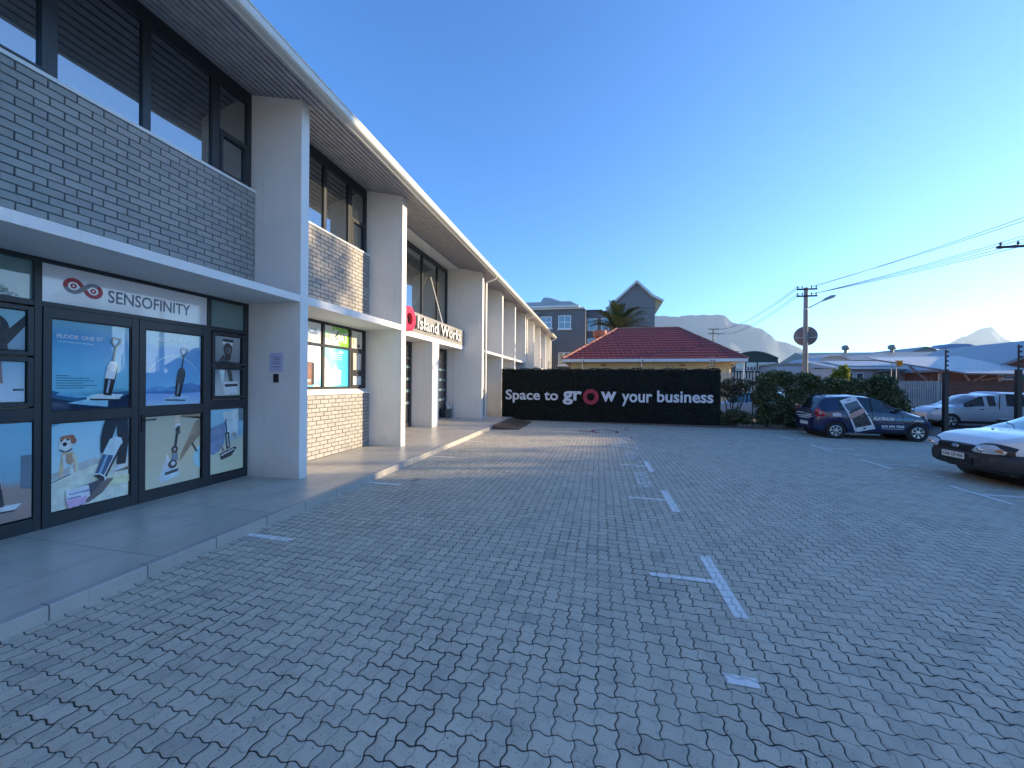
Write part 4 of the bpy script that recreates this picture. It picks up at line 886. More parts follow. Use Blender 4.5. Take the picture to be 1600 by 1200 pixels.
shrub('shrub',9.6,17.9,[(0,0,1.5,.45,.35,.4),(.15,0,.9,.5,.4,.5),(.4,0,1.8,.35,.3,.3),(-.2,0,1.75,.35,.3,.3)],7000,.085,'dark bush between the roof of the blue hatchback and the rounded tall bush')
shrub('shrub',10.75,17.95,[(0,0,1.75,.5,.4,.45),(.3,0,1.35,.55,.4,.5),(.05,0,2.0,.4,.35,.25),(.55,0,.9,.45,.35,.4),(-.3,0,1.1,.4,.35,.5)],9000,.085,'tall rounded dark bush at the right end of the bed above the hatchback bonnet')
e=shrub('shrub',14.3,27.4,[(0,0,2.0,.5,.4,.9),(.25,0,2.6,.25,.25,.5),(-.3,0,1.8,.3,.3,.6)],2600,.16,'bright yellow green bush beyond the fence beside the lamp pole','leafyel',[(0,0,2.2)])
tag(sheet('leaf_litter',5.0,10.5,17.2,18.6,M['bed'],.034),kind='structure')
# ---------- palisade fences
def palisade(x0,x1,y,zt,step,w,col,label,h0=-.1,pointed=True):
    e=empty('palisade_fence',((x0+x1)/2,y,0),label=label,cat='fence'); L0=((x0+x1)/2,y,0); mb=MB(); x=x0
    while x<x1:
        zz=zt+rng.normal()*.012
        if pointed: mb.prism([(x,h0),(x+w,h0),(x+w,zz-.09),(x+w/2,zz),(x,zz-.09)],'y',y-.012,y+.012)
        else: mb.prism([(x,h0),(x+w,h0),(x+w,zz),(x,zz)],'y',y-.012,y+.012)
        x+=step
    lp(mb,'pale',col,e,L0)['kind']='stuff'
    mb=MB(); mb.box(x0,x1,y+.014,y+.05,zt-.45,zt-.39); mb.box(x0,x1,y+.014,y+.05,.25,.31); lp(mb,'rail',col,e,L0); return e
palisade(5.5,9.4,23.0,2.42,.15,.075,mat('cream_palisade',(.55,.52,.44),.6,.1,3),'cream steel palisade fence with pointed pales in front of the red roofed house')
palisade(16.9,19.15,27.0,2.03,.11,.07,mat('grey_palisade',(.33,.36,.36),.6,.12,3),'grey close boarded fence left of the red brick wall',pointed=False)
# ---------- brick wall, bollard, tall posts
bw=empty('brick_wall',(24,27.1,0),label='long red face brick boundary wall behind the silver pickup',cat='wall'); L0=(24,27.1,0)
mb=MB(); mb.box(19.2,38,27.0,27.22,-.2,1.98); lp(mb,'wall',M['facebrick'],bw,L0)
mb=MB(); mb.box(19.18,38,26.97,27.25,1.98,2.04); lp(mb,'coping',mat('brick_coping',(.20,.07,.045),.85,.2,4),bw,L0)
gp=mat('green_mesh',(.06,.10,.07),.8,.2,6); mb=MB(); mb.box(22.5,38,27.1,27.13,2.045,2.35); lp(mb,'mesh_strip',gp,bw,L0)
mb=MB(); mb.lathe([(.0,-.1),(.17,-.1),(.17,.62),(.15,.70),(.10,.75),(0,.765)],(15.55,23.0,0),'z',20); tag(mb.build('bollard',mat('bollard_cream',(.55,.54,.49),.7,.05,4),smooth=True),'cream round topped bollard between the blue hatchback and the grey fence','bollard')
def tallpost(x,y,zt,label):
    e=empty('fence_post',(x,y,gz(x,y)-.05),label=label,cat='fence post',group='black posts topped with insulators')
    mb=MB(); mb.box(-.055,.055,-.055,.055,0,zt-.75); mb.build('post',M['blackmetal'],e,bevel=.004)
    mb=MB(); mb.prism([(-.055,0),(-.055,.55),(.12,0)],'y',-.02,.02); mb.prism([(.055,.6),(.055,0),(.22,0)],'y',-.021,.021); mb.build('gusset',M['blackmetal'],e)
    mb=MB(); mb.box(-.012,.012,-.02,.02,zt-.75,zt); mb.build('upright',M['blackmetal'],e)
    for k in range(5):
        mb=MB(); z=zt-.06-k*.15; mb.lathe([(.008,0),(.032,.01),(.02,.03),(.034,.05),(.01,.07)],(.012,0,z),'x',10); mb.build('insulator',M['trimblack'],e,smooth=True)
tallpost(11.03,15.42,3.05,'black square fence post with insulators in front of the silver pickup bonnet')
tallpost(12.35,14.75,3.15,'black square fence post with insulators near the right edge in front of the pickup canopy')
for k,(x,y) in enumerate(((17.2,27.8),(17.45,27.8))):
    efence(x,y,1.0,3.2,5,('left','right')[k]+' of the two insulator uprights below the edge of the solar carport','blackmetal')
tag(MB().box(17.50,17.84,27.9,27.95,2.93,3.27).box(17.56,17.78,27.895,27.9,3.05,3.15,1).build('warning_sign',[M['orange'],mat('orange_dark_print',(.55,.14,.0),.5,.05,8)]),'small square orange warning sign below the solar carport roof','sign')
# ================================================================== RED ROOFED HOUSE
hs=empty('house',(2.9,24,0),label='low cream house with a red tiled hip roof behind the hedge wall',cat='house'); LHs=(2.9,24,0)
mb=MB(); mb.box(-1.75,7.35,24.3,31.4,-.2,3.02); lp(mb,'wall',M['housewall'],hs,LHs)
mb=MB(); mb.box(-2.15,7.85,23.6,32.1,2.98,3.03); lp(mb,'eaves_board',mat('eaves_cream',(.50,.44,.33),.8,.05,3),hs,LHs)
mb=MB()
for (a,b,c,d) in ((-2.24,7.94,23.48,23.59),(-2.24,7.94,32.11,32.22)): mb.box(a,b,c,d,3.0,3.17)
mb.box(-2.24,-2.15,23.59,32.11,3.0,3.17); mb.box(7.85,7.94,23.59,32.11,3.0,3.17); lp(mb,'gutter',M['white'],hs,LHs)
# stepped tile courses
def hip(mb,x0,x1,y0,y1,z0,rx0,rx1,ry,zr,n,mi=0):
    for k in range(n):
        for (sx,) in ((0,),):
            f0,f1=k/n,(k+1)/n; lift=.07
            def L(a,b,f): return a+(b-a)*f
            A=lambda f,dz:[(L(x0,rx0,f),L(y0,ry,f),L(z0,zr,f)+dz),(L(x1,rx1,f),L(y0,ry,f),L(z0,zr,f)+dz),(L(x1,rx1,f),L(y1,ry,f),L(z0,zr,f)+dz),(L(x0,rx0,f),L(y1,ry,f),L(z0,zr,f)+dz)]
            lo=A(f0,lift); hi=A(f1,0); bot=A(f0,-.005)
            for i in range(4):
                j=(i+1)%4; mb.poly([lo[i],lo[j],hi[j],hi[i]],mi); mb.poly([bot[i],bot[j],lo[j],lo[i]],mi)
mb=MB(); hip(mb,-2.2,7.95,23.5,32.2,3.17,1.15,5.2,28,5.55,13); rf=lp(mb,'roof',M['rooftile'],hs,LHs)
mb=MB()
def ridge(p,q,n=16,r_=.095):
    p,q=Vector(p),Vector(q)
    for k in range(n):
        a=p.lerp(q,k/n); b=p.lerp(q,(k+1)/n); mb.tube([a,a.lerp(b,.92),b],[r_,r_*.92,r_*.8],8)
for p in ((-2.2,23.5,3.2),(-2.2,32.2,3.2)): ridge(p,(1.15,28,5.57))
for p in ((7.95,23.5,3.2),(7.95,32.2,3.2)): ridge(p,(5.2,28,5.57),16,.06)
ridge((1.15,28,5.57),(5.2,28,5.57),14,.07); o=mb.build('ridge_tile',M['ridgetile'],rf,smooth=True)
mb=MB()
for x in (.1,4.6): mb.box(x,x+.28,24.285,24.3,2.78,2.88)
o=lp(mb,'vent_brick',mat('vent',(.25,.17,.10),.9,.1,5),hs,LHs)
mb=MB(); mb.tube([(7.45,23.55,3.0),(7.3,23.9,2.75),(7.2,24.22,2.6),(7.2,24.22,0)],.05,8); lp(mb,'downpipe',mat('pipe_cream',(.58,.52,.42),.6,.05,4),hs,LHs)
mb=MB(); mb.tube([(7.78,23.65,2.98),(7.78,23.65,0)],.035,8); lp(mb,'veranda_post',M['white'],hs,LHs)
tag(MB().lathe([(.30,3.4),(.26,4.75),(.24,4.95),(.26,5.05),(.50,5.2),(.50,5.62),(.44,5.64),(.42,5.6),(.30,5.58)],(.0,29.4,0),'z',8).build('chimney_pot',M['terra']),'wide terracotta chimney pot standing left of the red tiled roof beside the palm','chimney')
# ---------- palm
pl=empty('palm_tree',(1.5,35,0),label='palm tree with arching green fronds rising behind the red tiled roof',cat='palm tree')
mb=MB(); mb.tube([(0,0,-.2),(.05,0,3),(0,0,6.3)],[.38,.33,.36],12); mb.build('trunk',M['bark'],pl,smooth=True)
P=[];rach=MB()
vs=[];fs=[]
for k in range(40):
    az=k*2.399; el=.45+1.05*((k*17)%40)/40; L=2.5+.5*rng.random()
    p=Vector((0,0,6.25)); dirh=Vector((math.cos(az),math.sin(az),0)); pts=[p.copy()]; n=14
    for i in range(n):
        e_=el-(i/n)**1.5*1.0; p=p+(dirh*math.cos(e_)+Vector((0,0,1))*math.sin(e_))*(L/n); pts.append(p.copy())
    rach.tube(pts,[.03*(1-i/(n+2)) for i in range(n+1)],5)
    side=dirh.cross(Vector((0,0,1)))
    for i in range(2,n+1):
        for h_ in (0,.33,.66):
            q=pts[i-1].lerp(pts[i],h_); t=(pts[i]-pts[i-1]).normalized(); ll=.52*math.sin(PI*min(1,(i+h_)/(n+2)))**.5+.08
            for s_ in (1,-1):
                dd=(side*s_*.8+t*.75+Vector((0,0,.28-.3*rng.random()))).normalized(); w_=t*.028
                b_=len(vs); vs+= [q-w_,q+w_,q+dd*ll*.6+w_*1.2,q+dd*ll,q+dd*ll*.6-w_*1.2]; fs.append((b_,b_+1,b_+2,b_+3,b_+4))
m_=MB(); m_.add([tuple(v) for v in vs],fs); fr=m_.build('fronds',M['palm'],pl,fix=False); rach.build('frond_stalks',M['palm'],pl)
# ================================================================== GREY BUILDINGS BEHIND
def bwin(parent,L0,x0,x1,z0,z1,y,cols=2,rows=2,sill=True):
    f=.07; mb=MB(); mb.box(x0,x0+f,y-.06,y,z0,z1); mb.box(x1-f,x1,y-.06,y,z0,z1); mb.box(x0+f,x1-f,y-.058,y,z0,z0+f); mb.box(x0+f,x1-f,y-.058,y,z1-f,z1)
    for i in range(1,cols): c=x0+(x1-x0)*i/cols; mb.box(c-.03,c+.03,y-.05,y,z0+f,z1-f)
    for i in range(1,rows):
        c=z0+(z1-z0)*i/rows
        for j in range(cols):
            a=x0+(x1-x0)*j/cols+(f if j==0 else .03); b=x0+(x1-x0)*(j+1)/cols-(f if j==cols-1 else .03); mb.box(a,b,y-.048,y,c-.03,c+.03)
    w=lp(mb,'window',M['white'],parent,L0)
    g=MB(); g.box(x0+.02,x1-.02,y-.03,y-.02,z0+.02,z1-.02); o=g.build('pane',M['winglass'],w)
    if sill: g=MB(); g.box(x0-.1,x1+.1,y-.14,y-.002,z0-.12,z0-.003); g.build('sill',M['white'],w)
gb=empty('grey_building',(-5,41,0),label='dark grey flat roofed block with white small paned windows beyond the end of the office',cat='building'); Lg=(-5,41,0)
mb=MB(); mb.box(-14,-1.45,40,52,-.2,9.35); lp(mb,'wall',M['greybuild'],gb,Lg)
mb=MB(); mb.box(-14.2,-1.55,39.75,52,9.36,9.50); mb.box(-14.2,-2.1,39.55,52.1,9.51,9.72); lp(mb,'roof_edge',M['gutter'],gb,Lg)
mb=MB(); mb.prism([(-14.2,9.73),(-2.2,9.73),(-3.0,10.15),(-14.2,10.2)],'y',39.8,52); lp(mb,'roof',M['roofsheet'],gb,Lg)
bwin(gb,Lg,-6.1,-4.9,7.45,8.65,40,2,2); bwin(gb,Lg,-4.22,-2.92,7.35,8.72,40,2,2); bwin(gb,Lg,-9.0,-7.8,7.45,8.65,40); bwin(gb,Lg,-4.2,-2.95,3.6,4.9,40)
mb=MB(); mb.tube([(-6.35,39.85,0),(-6.35,39.85,9.1)],.09,8); mb.box(-6.6,-6.1,39.7,39.98,8.95,9.15); lp(mb,'downpipe',M['greybuild2'],gb,Lg)
gb2=empty('link_building',(-.5,43,0),label='dark recessed link block between the flat roofed and the gabled grey buildings',cat='building'); Lg=(-.5,43,0)
mb=MB(); mb.box(-1.44,1.2,42.5,52,-.2,9.55); lp(mb,'wall',M['greybuild'],gb2,Lg); mb=MB(); mb.box(-1.5,.2,42.4,52,9.56,9.68); lp(mb,'parapet',M['trimblack'],gb2,Lg)
bwin(gb2,Lg,-1.35,-.3,7.4,8.75,42.5,1,1,False); bwin(gb2,Lg,.1,.9,7.4,8.75,42.5,1,1,False); bwin(gb2,Lg,-1.35,.2,5.6,6.6,42.5,1,1,False)
gg=empty('gabled_building',(3.6,45,0),label='tall dark grey gable end with pale barge boards behind the palm',cat='building'); Lg=(3.6,45,0)
mb=MB(); mb.prism([(1.2,-.2),(5.75,-.2),(5.75,11.0),(3.85,12.72),(1.2,10.35)],'y',44,56); lp(mb,'wall',M['greybuild2'],gg,Lg)
mb=MB(); mb.box(1.2,5.75,43.95,43.998,9.9,10.0); mb.box(4.0,4.04,43.96,43.998,7,9.9); lp(mb,'string_course',M['greybuild'],gg,Lg)
mb=MB(); mb.prism([(.62,9.75),(.62,10.05),(1.0,10.45),(3.85,13.02),(5.55,11.35),(6.65,10.72),(6.55,10.55),(5.45,11.15),(3.85,12.74),(1.15,10.28),(.85,9.75)],'y',43.6,56.3); lp(mb,'roof',M['gutter'],gg,Lg)
mb=MB(); mb.prism([(5.76,9.2),(6.55,10.5),(5.76,10.95)],'y',44.1,55.5); lp(mb,'soffit',mat('soffit_timber',(.42,.33,.2),.8,.1,4),gg,Lg)
mb=MB(); mb.prism([(.1,9.7),(1.19,10.2),(1.19,9.7)],'y',44.3,55); lp(mb,'lean_to_roof',M['roofsheet'],gg,Lg)
# ---------- roof plant far behind
tag(MB().prism([(-9.6,10),(-9.4,14.2),(-8.7,15.3),(-7.6,15.15),(-6.6,14.8),(-5.6,14.45),(-5.6,10)],'y',60,66).build('roof_vent',M['shedwall'],bevel=.3),'pale curved roof hood showing above the flat roofed grey block','roof hood')
# ================================================================== ARCHED SHED
ar=empty('arched_shed',(19.7,56,0),label='black green shed with a curved roof and a band of white framed windows',cat='building'); La=(19.7,56,0)
arc_=[(17.0+5.0*t,5.05+.95*math.sin(PI*min(1,max(0,t*.86+.12)))) for t in np.linspace(0,1,15)]
mb=MB(); mb.prism([(17.0,-.2)]+arc_+[(22.0,-.2)],'y',55,70); lp(mb,'wall',M['olivewall'],ar,La)
for a,b in ((17.15,18.2),(18.4,19.55),(19.75,20.85),(20.95,21.8)): bwin(ar,La,a,b,3.55,4.62,55,3,2,False)
mb=MB()
for p,q in zip(arc_[:-1],arc_[1:]): mb.prism([p,q,(q[0],q[1]+.1),(p[0],p[1]+.1)],'y',54.8,70.2)
lp(mb,'roof_edge',M['greybuild2'],ar,La)
mb=MB(); mb.lathe([(.02,0),(.3,.1),(.42,.14)],(17.6,56,6.0),'z',10); lp(mb,'antenna_dish',M['white'],ar,La)
# blue grey low shed
bs=empty('low_shed',(21.5,50,0),label='pale blue low shed between the black arched shed and the lamp pole',cat='building'); Lb=(21.5,50,0)
mb=MB(); mb.box(20.0,24.5,50,58,-.2,4.0); lp(mb,'wall',mat('shed_blue',(.30,.38,.46),.6,.05,1),bs,Lb); mb=MB(); mb.box(19.9,24.6,49.8,58.2,4.02,4.25); lp(mb,'roof',M['ribcladding'],bs,Lb)
# barrel vaulted frame greenhouse-like canopy
bv=empty('barrel_canopy',(24.5,50,0),label='pale barrel shaped canopy on dark lattice frames right of the lamp pole',cat='canopy'); Lb=(24.5,50,0)
va=[(24.9-1.9*math.cos(t),3.6+1.35*math.sin(t)) for t in np.linspace(0,PI,15)]
mb=MB()
for p,q in zip(va[:-1],va[1:]): mb.prism([p,q,(q[0],q[1]+.06),(p[0],p[1]+.06)],'y',48.5,56)
mb.prism(va,'y',48.9,48.95); lp(mb,'cover',M['shedwall'],bv,Lb)
mb=MB()
for x in (23.1,23.9,24.7):
    mb.tube([(x,48.6,0),(x,48.6,3.6)],.05,5); mb.tube([(x,48.6,2.0),(x+.8,48.6,3.5)],.04,5); mb.tube([(x+.8,48.6,2.0),(x,48.6,3.5)],.04,5)
mb.tube([(23.0,48.6,3.6),(26.8,48.6,3.6)],.05,5); mb.tube([(23.0,48.6,2.7),(25.5,48.6,2.7)],.04,5); lp(mb,'lattice_frame',M['blackmetal'],bv,Lb)
# ---------- white gatehouse-like shed with solar roof
ws=empty('site_office',(24,41,0),label='long pale single storey building with solar panels on its roof and two dark windows',cat='building'); Lw=(24,41,0)
mb=MB(); mb.prism([(20.9,-.2),(27.2,-.2),(27.2,3.35),(20.9,3.35)],'y',40,45); lp(mb,'wall',M['shedwall'],ws,Lw)
mb=MB(); mb.add([(20.3,39.6,3.42),(27.4,39.6,3.36),(27.4,44,4.15),(19.9,44,4.15),(20.3,39.6,3.30),(27.4,39.6,3.24),(27.4,44,4.0),(19.9,44,4.0)],[(0,1,2,3),(0,4,5,1),(1,5,6,2),(2,6,7,3),(3,7,4,0),(7,6,5,4)]); lp(mb,'roof',M['corrroof'],ws,Lw)
mb=MB(); mb.add([(21.0,39.8,3.50),(27.2,39.8,3.46),(27.2,43.6,4.13),(21.0,43.6,4.15)],[(0,1,2,3)]); lp(mb,'solar_panel',M['solar'],ws,Lw)
mb=MB(); mb.box(20.3,27.4,39.55,39.598,3.2,3.42); mb.add([(20.28,39.56,3.3),(20.32,39.56,3.5),(19.9,44,4.28),(19.86,44,4.08)],[(0,1,2,3)]); lp(mb,'fascia',M['white'],ws,Lw)
for a in (21.35,22.1): bwin(ws,Lw,a,a+.6,2.1,2.9,40,1,1,False)
mb=MB(); mb.prism([(23.4,3.1),(23.4,2.95),(25.0,2.95),(25.0,3.1)],'y',38.9,39.99); mb.box(23.6,25,39.93,39.97,2.2,2.9); lp(mb,'awning',M['greybuild2'],ws,Lw)
# long dark roof shed with two ventilators
ls=empty('long_shed',(33,60,0),label='long low grey shed roof with two round ventilators on its ridge',cat='building'); Ll=(33,60,0)
mb=MB(); mb.box(28.9,46,60.2,72,-.2,5.1); lp(mb,'wall',M['shedwall'],ls,Ll); mb=MB(); mb.prism([(59.8,5.15),(66,6.65),(72.2,5.15)],'x',28.7,46.2); lp(mb,'roof',M['ribcladding'],ls,Ll)
for k,x in enumerate((35.2,40.9)):
    tag(MB().lathe([(.2,6.5),(.2,6.95),(.45,7.1),(.5,7.4),(.36,7.65),(.0,7.75)],(x,66,0),'z',14).build('roof_ventilator',M['ribcladding'],smooth=True),('left','right')[k]+' round turbine ventilator on the long grey shed roof','ventilator',group='turbine ventilators')
# far big roof
fr_=empty('warehouse',(52,72,0),label='large pale warehouse roof with a raised blue grey monitor below the pointed peak',cat='building'); Lf=(52,72,0)
wm=mat('warehouse_wall',(.16,.18,.185),.7,.06,.5)
mb=MB(); mb.prism([(44.7,-.2),(50.2,-.2),(50.2,6.88),(47.5,7.68),(44.7,6.37)],'y',70,84); mb.box(50.2,82,70.02,84,-.2,6.80); lp(mb,'wall',wm,fr_,Lf)
mb=MB(); mb.add([(47.5,69.8,7.74),(50.2,69.7,6.94),(82,69.7,6.86),(82,77,7.95),(54,77,7.98),(44.5,69.8,6.40),(47,84,7.74),(44.5,84,6.4)],[(0,1,2,3,4),(0,4,6),(0,6,7,5)]); lp(mb,'roof',M['corrroof'],fr_,Lf)
mb=MB(); mb.prism([(54.2,8.1),(55.5,8.75),(58.0,8.75),(60.0,8.1)],'y',77,80); lp(mb,'roof_monitor',mat('monitor_blue',(.16,.24,.38),.6,.05,.5),fr_,Lf)
mb=MB(); mb.box(50.2,82,69.6,69.69,6.80,6.93); lp(mb,'gutter',M['white'],fr_,Lf)
# carport with solar roof
cp=empty('solar_carport',(21,30,0),label='tilted solar panel carport roof on slanting steel struts above the brick wall',cat='carport'); Lc=(21,30,0)
mb=MB(); Q=[(17.8,30.0,3.46),(21.5,28.6,2.56),(25.6,28.6,2.5),(26.5,36,4.05),(20.5,36,4.05)]
mb.add([(x,y,z) for x,y,z in Q]+[(x,y,z-.07) for x,y,z in Q],[(0,1,2,3,4),(9,8,7,6,5)]+[(i,(i+1)%5,5+(i+1)%5,5+i) for i in range(5)]); lp(mb,'solar_panel',M['solar'],cp,Lc)
mb=MB()
for a,b in (((19.9,30.5,3.0),(21.2,31,2.1)),((20.9,29.6,2.72),(21.3,30,2.0)),((22.0,29.5,2.62),(22.3,29.5,2.1)),((23.2,29.6,2.5),(22.6,29.6,2.1)),((25,30,2.5),(23.3,30,2.15))): mb.tube([a,b],.055,6)
for x in (21.3,24.4): mb.tube([(x,30.2,-.2),(x,30.2,2.55)],.08,8)
lp(mb,'strut',M['galv'],cp,Lc)
mb=MB(); mb.tube([(17.8,30,3.40),(21.5,28.6,2.49),(25.6,28.6,2.43)],.04,6); lp(mb,'beam',M['greybuild2'],cp,Lc)
# brick gable at the right edge
bgb=empty('brick_house',(29,34,0),label='red brick gable building with a white framed window at the right edge',cat='building'); Lh=(29,34,0)
mb=MB(); mb.prism([(25.75,-.2),(34,-.2),(34,3.0),(29.9,4.75),(25.75,2.95)],'y',32.2,42); lp(mb,'wall',M['facebrick'],bgb,Lh)
mb=MB(); mb.prism([(25.4,2.85),(29.9,4.9),(34.4,2.9),(34.4,3.1),(29.9,5.1),(25.4,3.05)],'y',31.95,42.2); lp(mb,'roof',M['shedroof'],bgb,Lh)
bwin(bgb,Lh,26.05,26.85,2.2,3.0,32.2,1,1,False)
# ================================================================== POLES AND WIRES
def pole(name,x,y,zt,label,lampdir=1,arms=(0,.42),lamp=True,aw=.52,grp='utility poles'):
    e=empty(name,(x,y,0),label=label,cat='utility pole',group=grp)
    mb=MB(); mb.tube([(0,0,-.3),(0,0,zt*.5),(0,0,zt)],[.17,.135,.11],12); mb.build('pole',M['polewood'],e,smooth=True)
    for k,dz in enumerate(arms):
        mb=MB(); mb.box(-aw,aw,-.14,-.07,zt-.16-dz,zt-.07-dz); c=mb.build('crossarm',M['blackmetal'],e,bevel=.005)
        for q in (-.9,-.45,.45,.9):
            i=MB(); i.lathe([(.02,0),(.02,.05),(.045,.07),(.03,.10),(.045,.12),(.02,.16)],(q*aw,-.105,zt-.07-dz),'z',8); i.build('insulator',M['trimblack'],c,smooth=True)
    if lamp:
        mb=MB(); zl=zt-1.25; mb.tube([(0,0,zl-.08),(.35*lampdir,-.1,zl+.12),(.8*lampdir,-.2,zl+.38)],[.035,.03,.028],8); mb.lathe([(.14,0),(.14,.08)],(0,0,zl-.12),'z',12); a=mb.build('lamp_arm',M['galv'],e,smooth=True)
        mb=MB(); pts=[]; 
        mb.tube([(.76*lampdir,-.19,.36+zl),(.95*lampdir,-.22,.47+zl),(1.25*lampdir,-.27,.60+zl),(1.42*lampdir,-.3,.66+zl)],[.04,.085,.10,.03],10); h=mb.build('lamp_head',M['galv'],e,smooth=True)
        mb=MB(); mb.tube([(1.1*lampdir,-.245,.50+zl),(1.38*lampdir,-.29,.60+zl)],[.065,.05],8); mb.build('lamp_glass',mat('lamp_glass',(.6,.6,.56),.2,.03,5,coat=1),h,smooth=True)
    return e
p1=pole('utility_pole',12.28,27.0,7.7,'tall grey lamp and utility pole with a round mirror behind the bushes',aw=.55)
mb=MB(); mb.lathe([(0,0),(.42,.02),(.58,.06),(.61,.09),(.58,.10),(.0,.05)],(0,0,0),'y',28); mo=mb.build('traffic_mirror',mat('mirror_back',(.20,.16,.14),.6,.12,5),smooth=True); mo.location=(12.36,27.16,4.76); mo.rotation_euler=(0,0,-.35); tag(mo,'round traffic mirror seen from its brown back, clamped half way up the lamp pole','traffic mirror')
mb=MB(); mb.box(-.55,.55,-.05,-.01,-.13,-.09); mb.box(-.05,.05,-.06,-.01,-.3,.3); b_=mb.build('bracket',M['galv'],mo)
p2=pole('utility_pole',15.78,60,9.75,'distant utility pole with a street lamp in front of the flat topped mountain',aw=.68,arms=(0,.62))
p3=pole('utility_pole',16.95,19.75,7.5,'utility pole at the right edge of which only one crossarm shows against the sky',aw=1.25,lamp=False,arms=(0,))
def wire(a,b,sag,name='power_line',r_=.011,lab=None):
    a,b=Vector(a),Vector(b); pts=[]
    for k in range(21):
        t=k/20; p=a.lerp(b,t); p.z-=sag*4*t*(1-t); pts.append(p)
    mb=MB(); mb.tube(pts,r_,5); tag(mb.build(name,M['blackmetal'],smooth=True),lab,'power line',group='overhead power lines')
num=['uppermost','second','third','fourth','fifth','lowest']
ends=[(18.6,11.8,8.05),(18.4,11.9,7.85),(18.5,12.0,7.35),(18.4,12.1,7.2),(18.3,12.1,7.05),(18.2,12.2,6.85)]
st=[(12.75,26.9,7.75),(12.5,26.9,7.75),(12.8,26.9,7.33),(12.72,26.9,7.32),(12.6,26.9,7.30),(12.5,26.9,7.28)]
ends=[(19.0,12.0,9.3),(18.8,12.0,8.9),(18.6,12.0,8.2),(18.5,12.0,7.95),(18.4,12.0,7.65),(18.3,12.0,7.4)]
for k in range(6): wire(st[k],ends[k],.25,lab=num[k]+' of the six wires running from the lamp pole up to the right edge')
for k,(x,z,zz) in enumerate(((11.8,7.75,9.7),(11.95,7.75,9.7),(11.8,7.33,9.05),(11.95,7.3,9.05))):
    wire((x,27,z),(15.2+.35*k,60,zz),.9,lab=num[k]+' of the four wires sagging from the lamp pole left to the distant pole',r_=.014)
# ================================================================== VEHICLES
def sm(t): t=max(0,min(1,t)); return t*t*(3-2*t)
def make_car(name,loc,rz,p,paint,label,cat,glassm='carglass',matf=None):
    """local +x = forward. p: dict with L,W,wheels(xr,xf),R, belt(x), top(x), hw(x), rw(x), zb(x), glass zones"""
    e=empty(name,loc,rz,label=label,cat=cat); L=p['L']; N=96
    xs=[-L/2+L*(i/N) for i in range(N+1)]; xs[0]+=0; rows=15
    Ra=p['R']+.038
    def zb(x):
        z=p['zb'](x)
        for xw in p['wheels']:
            d=abs(x-xw)
            if d<Ra: z=max(z,p['R']+math.sqrt(Ra*Ra-d*d)*1.0)
        return z
    def sec(x):
        b=p['belt'](x); t=p['top'](x); w_=p['hw'](x); r_=p['rw'](x); z0=zb(x); z0=min(z0,b-.06); out=[]
        gh=max(0,t-b)
        zr=[0,.08,.30,.55,.80,.95,1.0]
        for k,f in enumerate(zr):
            z=z0+(b-z0)*f; zz=(z-.2)/(b-.2) if b>.25 else .5
            bulge=1-.045*(1-sm(zz/.45))-.035*sm((zz-.75)/.25)
            out.append((w_*bulge if k else w_*bulge*.97,z))
        # greenhouse side
        edge=t-min(.07,gh*.3)
        for f in (.06,.35,.65,.94):
            out.append((w_*.965+(r_-w_*.965)*f,b+(edge-b)*f))
        for f in (.0,.12,.45,1.0):
            out.append((r_*(1-f),edge+(t-edge)*(1-(1-f)**2.2)))
        return out
    vs=[];S_=[sec(x) for x in xs]; nr=len(S_[0])
    for i,x in enumerate(xs):
        for (y,z) in S_[i]:
            # fore/aft pull of nose and tail: lower/upper parts recede
            vs.append((x+p['pull'](x,z),-y,z))
        for (y,z) in S_[i]: vs.append((x+p['pull'](x,z),y,z))
    body=MB(); gls=MB(); body.v=list(vs); gls.v=list(vs); ST=2*nr
    for i in range(N):
        xm=(xs[i]+xs[i+1])/2
        for s_ in (0,1):
            for j in range(nr-1):
                a=i*ST+s_*nr+j; q=(a,a+1,a+ST+1,a+ST) if s_ else (a,a+ST,a+ST+1,a+1)
                z=(vs[a][2]+vs[a+1][2])/2
                isg=p['glass'](xm,j,z,s_)
                (gls if isg else body).f.append(q); (gls if isg else body).m.append(0 if isg else (p['matidx'](xm,j,z,s_)))
    # end caps
    for i,fl in ((0,1),(N,0)):
        for j in range(nr-1):
            a=i*ST+j; b=i*ST+nr+j; q=(a,b,b+1,a+1); z=vs[a][2]
            body.f.append(q if fl else q[::-1]); body.m.append(p['matidx'](xs[i],j,z,0))
    mats=[M[paint],M['plastic'],M['trimblack']]
    o=body.build('body',mats,e,smooth=True)
    g=gls.build('window',M[glassm],e,smooth=True)
    for q in (o,g):
        bm=bmesh.new(); bm.from_mesh(q.data); bmesh.ops.delete(bm,geom=[v for v in bm.verts if not v.link_faces],context='VERTS'); bm.to_mesh(q.data); bm.free()
    # dark underbody / arches
    mb=MB(); W_=p['W']; mb.box(-L/2+.25,L/2-.3,-W_/2+.16,W_/2-.16,.20,p['belt'](0)-.1); mb.box(-L/2+.5,L/2-.6,-W_/2+.07,W_/2-.07,.21,.34); mb.build('underbody',M['trimblack'],e)
    for xw in p['wheels']: MB().lathe([(Ra-.005,-W_/2+.06),(Ra-.005,W_/2-.06)],(xw,0,p['R']),'y',32).build('wheel_well',M['trimblack'],e)
    p['wheelf'](e,p)
    return e,sec
